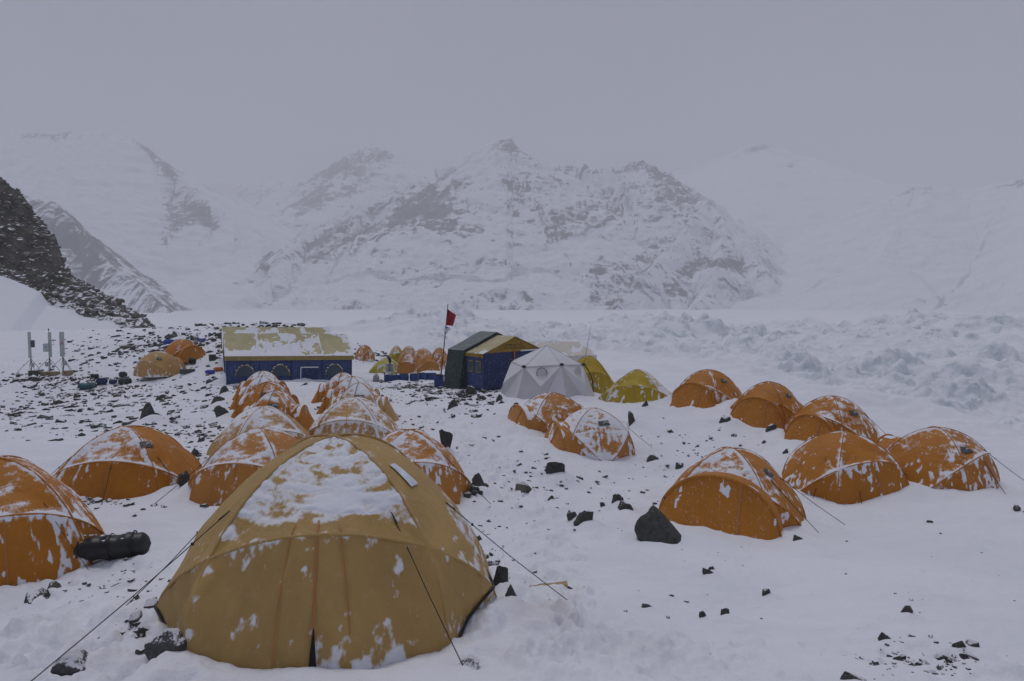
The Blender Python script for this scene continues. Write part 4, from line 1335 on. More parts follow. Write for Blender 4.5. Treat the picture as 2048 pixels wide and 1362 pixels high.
    # right hand group
    make_tent('dome_tent', 'orange dome tent at the back of the right group', 1418, 24.0, 2.55, 2.45, 1.27, -42, 'orange', dict(LIGHT), ('front',), 190, 70, logo=(-55, 52, 0.3, 0.17, 'mark'), vsize=(0.62, 0.7), **kw)
    make_tent('dome_tent', 'orange dome tent, second from the back of the right group', 1540, 21.9, 2.5, 2.45, 1.30, -38, 'orange', dict(LIGHT), ('front',), 190, 70, logo=(-50, 50, 0.3, 0.16, 'mark'), vsize=(0.66, 0.7), **kw)
    make_tent('dome_tent', 'orange tent with one fully snowed side panel and rectangular logo', 1668, 19.3, 2.55, 2.5, 1.34, -52, 'orange', dict(LIGHT, base=-0.55, top=0.6, wdir=-40, wind=0.3), ('front',), 200, 76,
              logo=(-62, 50, 0.34, 0.17, 'mark'), guys=((-8, 42, 0.7),), vsize=(0.58, 0.68), **kw)
    make_tent('dome_tent', 'orange tent with arched door beside the big boulder', 1470, 13.1, 2.7, 2.6, 1.34, -30, 'orange', dict(LIGHT, base=-0.6, top=0.58), ('front',), 280, 110,
              logo=(-45, 52, 0.2, 0.2, 'mark'), guys=((-52, 46, 0.5), (-15, 42, 0.75)), anchor=True, **kw)
    make_tent('dome_tent', 'orange tent in the middle of the front right trio', 1697, 15.3, 2.7, 2.65, 1.32, 12, 'orange', dict(LIGHT), (), 260, 100,
              guys=((-100, 48, 0.12), (-140, 45, 0.2)), **kw)
    make_tent('dome_tent', 'orange tent at the far right with snow-streaked front', 1886, 15.5, 2.75, 2.6, 1.30, 38, 'orange', dict(LIGHT, base=-0.6, top=0.55), ('back',), 240, 90,
              logo=(-78, 50, 0.3, 0.16, 'mark'), guys=((-15, 42, 0.8), (-60, 45, 0.3)), anchor=True, vsize=(0.7, 0.72), **kw)
    # yellow pair by the white dome
    make_tent('ridge_tent', 'yellow tent streaked with snow between white dome and orange tents', 1277, 25.6, 3.1, 2.3, 1.30, -18, 'yellow', dict(LIGHT, base=-0.62, amp=0.95), (), 170, 66, q=1.6, sag=0.13, group='yellow tents')
    make_tent('ridge_tent', 'plain yellow tent half hidden behind the white dome', 1178, 28.6, 2.4, 2.2, 1.62, 10, 'yellow', dict(LIGHT, base=-1.0), (), 120, 50, q=1.7, sag=0.1, group='yellow tents')
    # far left tents
    make_tent('dome_tent', 'small tan dome tent left of the blue mess tent', 313, 37.2, 2.5, 2.4, 1.30, -28, 'tan', dict(LIGHT, base=-0.64), ('back',), 120, 46, logo=(-60, 50, 0.3, 0.16, 'mark'), vsize=(0.66, 0.7), **kw)
    make_tent('dome_tent', 'small orange dome tent on the moraine left of the blue mess tent', 362, 39.5, 2.3, 2.1, 1.25, 62, 'orange', dict(LIGHT, base=-0.68), ('front',), 120, 46, vsize=(0.75, 0.72), **kw)
    # far centre cluster
    G2 = 'distant tents beyond the camp kitchen'
    far = [('orange tent just right of the blue mess tent', 728, 47.5, 1.5, 1.3, 1.1, 60, 'orange_pale'), ('yellow tent behind the steel pots', 792, 47.5, 1.4, 1.5, 1.35, 20, 'yellow'),
           ('pale orange tent at the back left of the far cluster', 817, 47.0, 1.75, 1.7, 1.35, 20, 'tan'), ('orange tent at the back middle of the far cluster', 845, 46.2, 1.75, 1.7, 1.22, -20, 'orange_pale'),
           ('orange tent at the back right behind the flag pole', 878, 46.5, 1.6, 1.6, 1.15, 0, 'orange_pale'), ('low lime yellow tent behind the kitchen table', 772, 41.5, 2.2, 1.6, 0.95, 10, 'lime'),
           ('orange tent with open triangular porch in the far cluster', 818, 41.5, 1.7, 1.7, 1.2, -10, 'orange_pale'), ('orange tent with smudged logo left of the flag pole', 853, 41.0, 1.75, 1.75, 1.22, 25, 'orange_pale'),
           ('orange tent half hidden by the dark green tent', 893, 43.5, 1.5, 1.5, 0.9, 0, 'orange_pale')]
    for lb, u, d, w, l, h, yw, mt in far:
        make_tent('dome_tent', lb, u, d, w, l, h, yw, mt, dict(LIGHT, base=-0.58), (), 100, 40, group=G2, zips=False)

# ================================================================ MESS TENTS AND THE WHITE DOME
def quad_panel(a, b, c, d, n, m, bulge=0.0, noise_amp=0.01, seed=0):
    """grid between corners a-b (bottom) and d-c (top)"""
    a, b, c, d = [np.array(q, float) for q in (a, b, c, d)]
    s = np.linspace(0, 1, m)[None, :, None]; t = np.linspace(0, 1, n)[:, None, None]
    V = (a * (1 - s) + b * s) * (1 - t) + (d * (1 - s) + c * s) * t
    nrm = np.cross(b - a, d - a); nrm /= np.linalg.norm(nrm)
    w = bulge * np.sin(pi * s[..., 0]) * np.sin(pi * t[..., 0])
    w = w + noise_amp * fbm(V[..., 0] * 1.6 + seed, V[..., 1] * 1.6, V[..., 2] * 1.6, 3, seed)
    return V + nrm * w[..., None], nrm

def panel_obj(name, V, mat, parent):
    return obj(name, mesh_np(name, V.reshape(-1, 3), grid_quads(V.shape[0], V.shape[1]), True), mat, parent)

def roof_snow(V, nrm, parent, amount, seed, edge=0.5):
    n, m = V.shape[:2]
    s = np.linspace(0, 1, m)[None, :]; t = np.linspace(0, 1, n)[:, None]
    x, y, z = V[..., 0], V[..., 1], V[..., 2]
    c = amount + 0.75 * fbm(x * 1.3 + seed, y * 1.3, z * 1.3, 4, seed) + 0.35 * fbm(x * 7, y * 7, z * 7, 3, seed + 3)
    c = c + edge * np.exp(-(t / 0.28) ** 2) + 0.35 * np.exp(-(np.minimum(s, 1 - s) / 0.03) ** 2)
    N = np.broadcast_to(nrm, V.shape)
    return snow_shell(V, N, c, False, parent, tmax=0.02, gain=0.05, seed=seed)

def arched_window(parent, o, ux, uz, nrm, w, h):
    """half-round window: frame, film pane; o = bottom centre"""
    o, ux, uz, nrm = [np.array(q, float) for q in (o, ux, uz, nrm)]
    th = np.linspace(0, pi, 19)
    arc = np.array([o + ux * (w / 2) * cos(t) + uz * h * sin(t) + nrm * 0.02 for t in th])
    win = MB()
    win.tube(arc, 0.024, 6)
    fr = win.build('window', M['band'], parent, True)
    mb = MB()
    pts = np.vstack([arc, [o + nrm * 0.02]]) + nrm * 0.004
    k = len(arc)
    mb.add(pts, [(i, i + 1, k) for i in range(k - 1)])
    mb.build('pane', M['pane'], fr)
    # snow clots on the arch
    sm = MB()
    for i in range(2, 17):
        if RNG.random() < 0.55:
            hv, hf = ROCK_ARR[i % 16]
            sm.add(hv * [0.05, 0.03, 0.03] + arc[i] + uz * 0.04 + nrm * 0.03, hf)
    if sm.n:
        sm.build('snow_cover', M['snow'], fr, True)['kind'] = 'stuff'

def mess_tent(label, loc, yaw, L, W, hw, hr, bays, front_windows=(), door=None, seed=0, snow=(0.0, 0.0), name='mess_tent'):
    """ridge-roofed expedition tent: long side along local x, camera side is local -y"""
    r = empty(name, loc, yaw)
    tag(r, label, 'tent', 'large mess tents')
    x0, x1, y0, y1 = -L / 2, L / 2, -W / 2, W / 2
    e = 0.10
    # walls
    V, n = quad_panel((x0, y0 - 0.08, 0), (x1, y0 - 0.08, 0), (x1, y0, hw), (x0, y0, hw), 20, 90, 0, 0.05, seed)
    fw = panel_obj('wall', V, M['blue'], r)
    V, n = quad_panel((x1, y1, 0), (x0, y1, 0), (x0, y1, hw), (x1, y1, hw), 8, 24, 0, 0.02, seed + 1)
    panel_obj('wall', V, M['blue'], r)
    for xx, sg in ((x0, -1), (x1, 1)):
        a, b = ((xx, y1, 0), (xx, y0, 0)) if sg < 0 else ((xx, y0, 0), (xx, y1, 0))
        c, d = ((xx, y0, hw), (xx, y1, hw)) if sg < 0 else ((xx, y1, hw), (xx, y0, hw))
        V, n = quad_panel(a, b, c, d, 10, 24, 0, 0.02, seed + 2)
        panel_obj('wall', V, M['blue'], r)
        g = MB()
        g.add([(xx, y0, hw), (xx, y1, hw), (xx, 0, hr - 0.02)], [(0, 2, 1) if sg < 0 else (0, 1, 2)])
        g.build('gable', M['mustard'], r)
    # roof bays, each its own panel, sagging a little between the frames
    for side in (-1, 1):
        for k in range(bays):
            xa, xb = x0 - e + (L + 2 * e) * k / bays, x0 - e + (L + 2 * e) * (k + 1) / bays
            ye, yr = side * (W / 2 + 0.10), 0.0
            ze = hw - 0.02
            A, B, C, Dp = ((xa, ye, ze), (xb, ye, ze), (xb, yr, hr), (xa, yr, hr)) if side < 0 else ((xb, ye, ze), (xa, ye, ze), (xa, yr, hr), (xb, yr, hr))
            V, n = quad_panel(A, B, C, Dp, 56, 60, -0.10, 0.04, seed + 5 + k)
            rp = panel_obj('roof_panel', V, M['roof_tan'], r)
            roof_snow(V, n, rp, snow[0] + RNG.normal() * 0.10, seed * 13 + k * 5 + side, snow[1])
        # eave valance
        ye = side * (W / 2 + 0.115)
        V, n = quad_panel((x0 - e, ye, hw - 0.21), (x1 + e, ye, hw - 0.21), (x1 + e, ye, hw), (x0 - e, ye, hw), 4, 50, 0, 0.012, seed + 8)
        panel_obj('valance', V, M['band'], r)
    # frame seams with snow on the camera-side wall
    for k in range(bays + 1):
        xx = x0 + L * k / bays
        mb = MB(); mb.tube([(xx, y0 - 0.10, 0.02), (xx, y0 - 0.03, hw - 0.2)], 0.022, 6)
        st = mb.build('frame_pole', M['blue_dark'], r, True)
    for xx in front_windows:
        arched_window(r, (xx, y0 - 0.085, hw * 0.36), (1, 0, 0), (0, 0.05, 1), (0, -1, 0.03), 0.86, 0.52)
    if door is not None:
        mb = MB()
        mb.box((door, y0 - 0.10, hw * 0.44), (0.74, 0.03, 0.5))
        dp = mb.build('window', M['blue_dark'], r)
        sb = MB()
        sb.box((door - 0.41, y0 - 0.11, hw * 0.42), (0.035, 0.03, 0.62)); sb.box((door, y0 - 0.11, hw * 0.44 + 0.28), (0.85, 0.035, 0.045))
        sb.build('snow_cover', M['snow'], dp)['kind'] = 'stuff'
    return r

def build_mess():
    # long blue tent facing the camera, its right end lower
    yaw = RAD(24)
    W_ = 3.4
    lc = P(453, 775, 31.9)                      # near left corner
    c = np.array([lc[0] + 2.9 * cos(yaw) - W_ / 2 * sin(yaw), lc[1] + 2.9 * sin(yaw) + W_ / 2 * cos(yaw)])
    t = mess_tent('long blue tent with tan snow-patched roof and arched windows', (c[0], c[1], lc[2] - 0.10), yaw, 5.8, W_, 1.50, 2.50, 4, (-2.1, -0.5, 2.05), 0.85, 3, (-0.12, 0.40))
    t.rotation_euler = (0, RAD(1.6), yaw)
    DRIFTS.append((c[0], c[1], 3.0, 1.95, yaw, 0.20)); TENT_FOOT.append((c[0], c[1], 3.2, 2.2, yaw))
    c2 = c + np.array([-sin(yaw), cos(yaw)]) * 4.4 + np.array([cos(yaw), sin(yaw)]) * -0.1
    t = mess_tent('second blue tent, mostly hidden behind the long blue tent', (c2[0], c2[1], lc[2] - 0.05), yaw, 5.6, 3.4, 1.5, 2.62, 4, (), None, 4, (-0.05, 0.4))
    t.rotation_euler = (0, RAD(1.2), yaw)
    TENT_FOOT.append((c2[0], c2[1], 3.2, 2.0, yaw))
    # blue and mustard porch tent, gable towards the camera
    fl = P(966, 779, 29.6)
    yaw = RAD(40)
    gx, gy = cos(yaw), sin(yaw)          # along the gable
    bx, by = -sin(yaw), cos(yaw)         # backwards
    W, Lb, hw, hr = 3.5, 1.35, 1.58, 2.25
    r = empty('mess_tent', (fl[0], fl[1], fl[2]), yaw)
    tag(r, 'blue tent with mustard gable next to the white dome', 'tent', 'large mess tents')
    V, n = quad_panel((0, 0, 0), (W, 0, 0), (W, 0, hw), (0, 0, hw), 16, 30, 0.03, 0.03, 31)
    fw = panel_obj('wall', V, M['blue_dark'], r)
    V, n = quad_panel((0, Lb, 0), (0, 0, 0), (0, 0, hw), (0, Lb, hw), 14, 14, 0.02, 0.02, 32)
    panel_obj('wall', V, M['blue'], r)
    V, n = quad_panel((W, 0, 0), (W, Lb, 0), (W, Lb, hw), (W, 0, hw), 6, 6)
    panel_obj('wall', V, M['blue'], r)
    g = MB(); g.add([(0, -0.02, hw), (W, -0.02, hw), (W / 2, -0.02, hr - 0.01)], [(0, 1, 2)])
    gable = g.build('gable', M['mustard'], r)
    # two rows of small dark characters on the gable
    tx = MB(); rr = np.random.default_rng(5)
    for row, (zc, n_, w0, hh) in enumerate(((hw + 0.30, 9, 0.085, 0.085), (hw + 0.17, 22, 0.05, 0.06))):
        span = 1.0 if row == 0 else 1.25
        for i in range(n_):
            xc = W / 2 - span / 2 + span * (i + 0.5) / n_
            for k in range(4 if row == 0 else 2):
                if rr.random() < 0.5:
                    tx.box((xc + rr.uniform(-0.3, 0.3) * w0, -0.032, zc + rr.uniform(-0.4, 0.4) * hh), (w0 * 0.75, 0.004, 0.012))
                else:
                    tx.box((xc + rr.uniform(-0.4, 0.4) * w0, -0.034, zc), (0.012, 0.004, hh))
    tx.build('lettering', M['print_dark'], gable)
    for sgn in (0, 1):
        A, B, C, Dp = ((0 - 0.06, Lb, hw - 0.03), (0 - 0.06, -0.12, hw - 0.03), (W / 2, -0.12, hr + 0.02), (W / 2, Lb, hr + 0.02)) if sgn == 0 else \
                      ((W + 0.06, -0.12, hw - 0.03), (W + 0.06, Lb, hw - 0.03), (W / 2, Lb, hr + 0.02), (W / 2, -0.12, hr + 0.02))
        V, n = quad_panel(A, B, C, Dp, 40, 40, -0.03, 0.015, 33)
        rp = panel_obj('roof_panel', V, M['roof_tan'], r)
        roof_snow(V, n, rp, -0.32, 50 + sgn, 0.25)
    V, n = quad_panel((-0.075, Lb, hw - 0.18), (-0.075, -0.12, hw - 0.18), (-0.075, -0.12, hw - 0.02), (-0.075, Lb, hw - 0.02), 3, 12)
    panel_obj('valance', M['mustard'] and V, M['mustard'], r)
    for yy in (0.28, 0.85):
        mb = MB(); mb.box((-0.04, yy, hw * 0.62), (0.05, 0.30, 0.52)); w_ = mb.build('window', M['band'], r)
        mb = MB(); mb.box((-0.055, yy, hw * 0.62), (0.06, 0.22, 0.42)); mb.build('pane', M['pane'], w_)
    mb = MB(); mb.tube([(W / 2 + 0.02, -0.05, 0.05), (W / 2, -0.05, hw + 0.05)], 0.035, 6); mb.build('door_strip', M['orange_cloth'], r, True)
    mb = MB(); mb.box((W * 0.78, -0.06, hw + 0.03), (1.25, 0.09, 0.06)); mb.build('snow_cover', M['snow'], r)
    TENT_FOOT.append((fl[0] + gx * W / 2 + bx * 1.5, fl[1] + gy * W / 2 + by * 1.5, 2.1, 2.3, yaw))
    # guy lines to the slab left of the tent
    for i, (gu, gv) in enumerate(((860, 808), (890, 812))):
        e = G(gu, gv)
        lx = (e[0] - fl[0]) * gx + (e[1] - fl[1]) * gy; ly = (e[0] - fl[0]) * bx + (e[1] - fl[1]) * by
        tv, tq = tube_arrays([(0, 0.05 + 0.9 * i, hw - 0.02), (lx, ly, e[2] - fl[2] + 0.05)], 0.008, 5)
        obj('guyline', mesh_np('guyline', tv, tq), M['rope'], r)
    # dark green tent joined behind it
    o = np.array([fl[0] + bx * 1.2, fl[1] + by * 1.2, fl[2]])
    r = empty('storage_tent', tuple(o), yaw)
    tag(r, 'dark green canvas tent with grey roof behind the blue and mustard one', 'tent', 'large mess tents')
    Wg, Lg, gw, gr, so = 3.75, 1.25, 1.64, 2.40, 0.28
    xg0, xg1 = -0.14, Wg - 0.14
    V, n = quad_panel((xg0 - so, Lg, -0.1), (xg0 - so, 0.0, -0.1), (xg0, 0, gw), (xg0, Lg, gw), 20, 30, 0.03, 0.06, 41)
    panel_obj('wall', V, M['green'], r)
    V, n = quad_panel((xg1 + so, 0, 0), (xg1 + so, Lg, 0), (xg1, Lg, gw), (xg1, 0, gw), 10, 14, 0.03, 0.05, 42)
    panel_obj('wall', V, M['green'], r)
    g = MB(); xm = (xg0 + xg1) / 2
    g.add([(xg0 - so, 0, -0.1), (xg1 + so, 0, -0.1), (xg1, 0, gw), (xm, 0, gr), (xg0, 0, gw)], [(0, 1, 2, 3, 4)])
    g.add([(xg0 - so, Lg, -0.1), (xg1 + so, Lg, -0.1), (xg1, Lg, gw), (xm, Lg, gr), (xg0, Lg, gw)], [(4, 3, 2, 1, 0)])
    g.build('end_wall', M['green'], r)
    for sgn in (0, 1):
        xe = xg0 - 0.03 if sgn == 0 else xg1 + 0.03
        A, B, C, Dp = ((xe, Lg, gw), (xe, -0.02, gw), (xm, -0.02, gr + 0.02), (xm, Lg, gr + 0.02))
        if sgn: A, B, C, Dp = B, A, Dp, C
        V, n = quad_panel(A, B, C, Dp, 20, 24, -0.03, 0.03, 43)
        panel_obj('roof_panel', V, M['green_roof'], r)
    # cream tent further right
    p = P(1110, 760, 34.5)
    r = empty('cream_tent', (p[0], 34.5, gz(p[0], 33)), RAD(14))
    tag(r, 'cream roofed tent peeking out behind the white dome', 'tent')
    A = [(-1.9, -1.3, 1.25), (1.75, -1.3, 1.25), (1.45, 0, 1.83), (-1.9, 0, 1.9)]
    V, n = quad_panel(*A, 30, 40, -0.03, 0.02, 51); rp = panel_obj('roof_panel', V, M['cream'], r)
    roof_snow(V, n, rp, -0.15, 61, 0.2)
    V, n = quad_panel((1.75, 1.3, 1.25), (-1.9, 1.3, 1.25), (-1.9, 0, 1.9), (1.45, 0, 1.83), 10, 14); panel_obj('roof_panel', V, M['cream'], r)
    V, n = quad_panel((1.75, -1.3, 1.25), (1.75, 1.3, 1.25), (1.45, 0.02, 1.83), (1.45, -0.02, 1.83), 8, 8); panel_obj('gable', V, M['cream'], r)
    for a, b in (((-1.9, -1.3), (1.75, -1.3)), ((1.75, -1.3), (1.75, 1.3)), ((1.75, 1.3), (-1.9, 1.3)), ((-1.9, 1.3), (-1.9, -1.3))):
        V, n = quad_panel((*a, -0.1), (*b, -0.1), (*b, 1.25), (*a, 1.25), 6, 14); panel_obj('wall', V, M['cream'], r)
    # white geodesic dome
    d = 26.9
    a, _ = pix_dir(1094, 600); x = float(a) * d
    z = gz(x, d) - 0.08
    r = empty('geodesic_dome', (x, d, z), RAD(8))
    tag(r, 'white and grey faceted dome tent with black hubs', 'tent')
    H, R1, R0, hz = 2.18, 1.42, 1.98, 1.46
    apex = np.array([0, 0, H])
    hubs = [np.array([R1 * cos(RAD(60 * k - 90 + 12)), R1 * sin(RAD(60 * k - 90 + 12)), hz + 0.05 * (-1) ** k]) for k in range(6)]
    base = [np.array([R0 * cos(RAD(30 * k - 90 + 12)), R0 * sin(RAD(30 * k - 90 + 12)), 0]) for k in range(12)]
    mids = [np.array([1.06 * (R0 * 0.55 + R1 * 0.45) * cos(RAD(60 * k - 60 + 12)), 1.06 * (R0 * 0.55 + R1 * 0.45) * sin(RAD(60 * k - 60 + 12)), hz * 0.52]) for k in range(6)]
    def facet(nm, pts, mat, sag=0.05):
        pts = [np.array(q, float) for q in pts]
        n = 13
        V, Fc, idx = [], [], {}
        nr = np.cross(pts[1] - pts[0], pts[2] - pts[0]); nr /= np.linalg.norm(nr)
        for i in range(n):
            for j in range(n - i):
                b1, b2 = i / (n - 1), j / (n - 1)
                b0 = 1 - b1 - b2
                q = pts[0] * b0 + pts[1] * b1 + pts[2] * b2 - nr * sag * 27 * b0 * b1 * b2
                idx[i, j] = len(V); V.append(q)
        for i in range(n - 1):
            for j in range(n - 1 - i):
                Fc.append((idx[i, j], idx[i + 1, j], idx[i, j + 1]))
                if j < n - 2 - i: Fc.append((idx[i + 1, j], idx[i + 1, j + 1], idx[i, j + 1]))
        me = bpy.data.meshes.new(nm); me.from_pydata([tuple(q) for q in V], [], Fc)
        me.polygons.foreach_set('use_smooth', np.ones(len(me.polygons), bool))
        return obj(nm, me, mat, r)
    for k in range(6):
        k1 = (k + 1) % 6
        facet('roof_facet', (apex, hubs[k], hubs[k1]), M['white'], -0.04)
        facet('wall_facet', (hubs[k], mids[k], hubs[k1]), M['white'], 0.02)
        facet('wall_facet', (hubs[k], base[2 * k], base[(2 * k + 1) % 12]), M['grey_panel'], 0.05)
        facet('wall_facet', (hubs[k], base[(2 * k + 1) % 12], mids[k]), M['grey_panel'] if k % 2 else M['white'], 0.03)
        facet('wall_facet', (mids[k], base[(2 * k + 1) % 12], hubs[k1]), M['grey_panel'] if k % 3 else M['white'], 0.03)
        facet('wall_facet', (hubs[k1], base[(2 * k + 1) % 12], base[(2 * k + 2) % 12]), M['white'], 0.05)
        mb = MB(); mb.lathe([(0.02, -0.05), (0.085, -0.03), (0.085, 0.03), (0.02, 0.055)], hubs[k] * 1.02, 8)
        mb.build('hub', M['black'], r, True)
        mb = MB(); mb.tube([hubs[k] * 1.006, hubs[k1] * 1.006], 0.018, 5); mb.build('ridge_tape', M['grey_panel'], r)
        mb = MB(); mb.tube([hubs[k] * 1.004, apex * 1.002], 0.012, 5); mb.build('ridge_tape', M['grey_panel'], r)
    for k, dz in ((5, 0.02), (0, 0.0)):
        c = (hubs[k] + mids[k] + hubs[(k + 1) % 6]) / 3
        nrm = c * [1, 1, 0]; nrm /= np.linalg.norm(nrm)
        ux = np.cross((0, 0, 1), nrm); uz = np.cross(nrm, ux)
        th = np.linspace(0, 2 * pi, 25)
        ring = [c + nrm * 0.06 + ux * 0.2 * cos(t) + uz * 0.2 * sin(t) for t in th]
        mb = MB(); mb.tube(ring, 0.012, 5); w_ = mb.build('window', M['black'] if k == 5 else M['grey_panel'], r, True)
        mb = MB(); mb.add(np.array(ring[:-1] ), [tuple(range(24))]); mb.build('pane', M['grey_panel'], w_)
    # door seam, dark curved line at the right
    th = np.linspace(0, 1, 14)
    pa, pb = hubs[1] * 1.03, base[3] * 1.02
    cur = [pa * (1 - t) + pb * t + np.array([0.10, -0.22, 0.1]) * sin(pi * t) for t in th]
    mb = MB(); mb.tube(cur, 0.022, 6); mb.build('door_seam', M['black'], r, True)
    DRIFTS.append((x, d, 1.9, 1.9, 0, 0.16)); TENT_FOOT.append((x, d, 1.95, 1.95, 0))
    # whip antenna
    b0 = P(1171, 712, 33.5); b1 = P(1182, 650, 33.5)
    g0 = np.array([b0[0] - 0.35, b0[1], gz(b0[0], 33.5) - 0.05])
    mb = MB(); mb.tube([g0, b0], 0.022, 6); mb.tube([b0, b1], [0.016, 0.007], 6)
    o = mb.build('whip_antenna', M['mast'], None, True)
    tag(o, 'thin whip antenna rising behind the white dome', 'antenna')

# ================================================================ OTHER THINGS IN THE CAMP
def cloth_grid(a, b, c, d, n, m, wave, seed):
    V, nr = quad_panel(a, b, c, d, n, m, 0, 0, seed)
    s = np.linspace(0, 1, m)[None, :]; t = np.linspace(0, 1, n)[:, None]
    w = wave * np.sin(s * 7 + t * 3 + seed) * (0.25 + s) + wave * 0.6 * np.sin(s * 13 - t * 4)
    return V + nr * w[..., None]

def build_flag():
    b = G(880, 766); d = b[1]
    top = P(896, 608, d)
    r = empty('flag_pole', tuple(b)); tag(r, 'tall leaning pole with a red flag and a small white flag', 'flag pole')
    o = np.array(b)
    T = top - o
    mb = MB(); mb.tube([(0, 0, -0.2), T * 0.5 + np.array([0.02, 0, 0]), T], [0.032, 0.028, 0.02], 8); mb.build('pole', M['pole'], r, True)
    def L(u, v): return P(u, v, d) - o
    V = cloth_grid(L(891, 650), L(906, 652), L(912, 630), L(895, 618), 16, 18, 0.05, 1)
    obj('flag', mesh_np('flag', V.reshape(-1, 3), grid_quads(16, 18), True), M['red'], r)
    V = cloth_grid(L(888, 668), L(893, 668), L(900, 656), L(891, 650), 10, 12, 0.02, 2) - np.array([0, 0.03, 0])
    f2 = obj('flag', mesh_np('flag', V.reshape(-1, 3), grid_quads(10, 12), True), M['flag_white'], r)
    c = L(893, 655) - np.array([0, 0.08, 0])
    mb = MB()
    for k in range(5):
        an = RAD(90 + 72 * k)
        mb.add([c + [0.015 * cos(an + 1.57), 0, 0.015 * sin(an + 1.57)], c + [0.07 * cos(an), 0, 0.07 * sin(an)], c + [-0.015 * cos(an + 1.57), 0, -0.015 * sin(an + 1.57)]], [(0, 1, 2)])
    mb.build('emblem', M['print_blue'], f2)
    mb = MB(); e = L(888, 672)
    for q in ((-0.12, 0.05), (0.22, -0.1), (0.16, -0.2)):
        mb.tube([e, e + [q[0], 0, q[1]]], 0.008, 5)
    mb.build('cord_end', M['rope'], r)

BARREL_ME = {}
def barrel(u, v, h_m, r_m, label, group, mat='barrel', lying=None):
    p = G(u, v)
    rt = empty('barrel', tuple(p), random.random() * 6)
    tag(rt, label, 'barrel', group)
    R, H = r_m, h_m
    if ('b', R, H) not in BARREL_ME:
        mb = MB(); mb.lathe([(R * 0.86, 0), (R * 0.97, H * 0.06), (R, H * 0.3), (R * 1.03, H * 0.33), (R, H * 0.36), (R, H * 0.62), (R * 1.03, H * 0.65), (R, H * 0.68), (R * 0.97, H * 0.88), (R * 0.8, H * 0.93)], n=18)
        BARREL_ME['b', R, H] = mb.mesh('body', True)
        mb = MB(); mb.lathe([(R * 0.86, H * 0.92), (R * 0.88, H * 0.99), (R * 0.7, H), (0.02, H)], n=18)
        BARREL_ME['l', R, H] = mb.mesh('lid', True)
    obj('body', BARREL_ME['b', R, H], M[mat], rt); obj('lid', BARREL_ME['l', R, H], M['black'], rt)
    return rt

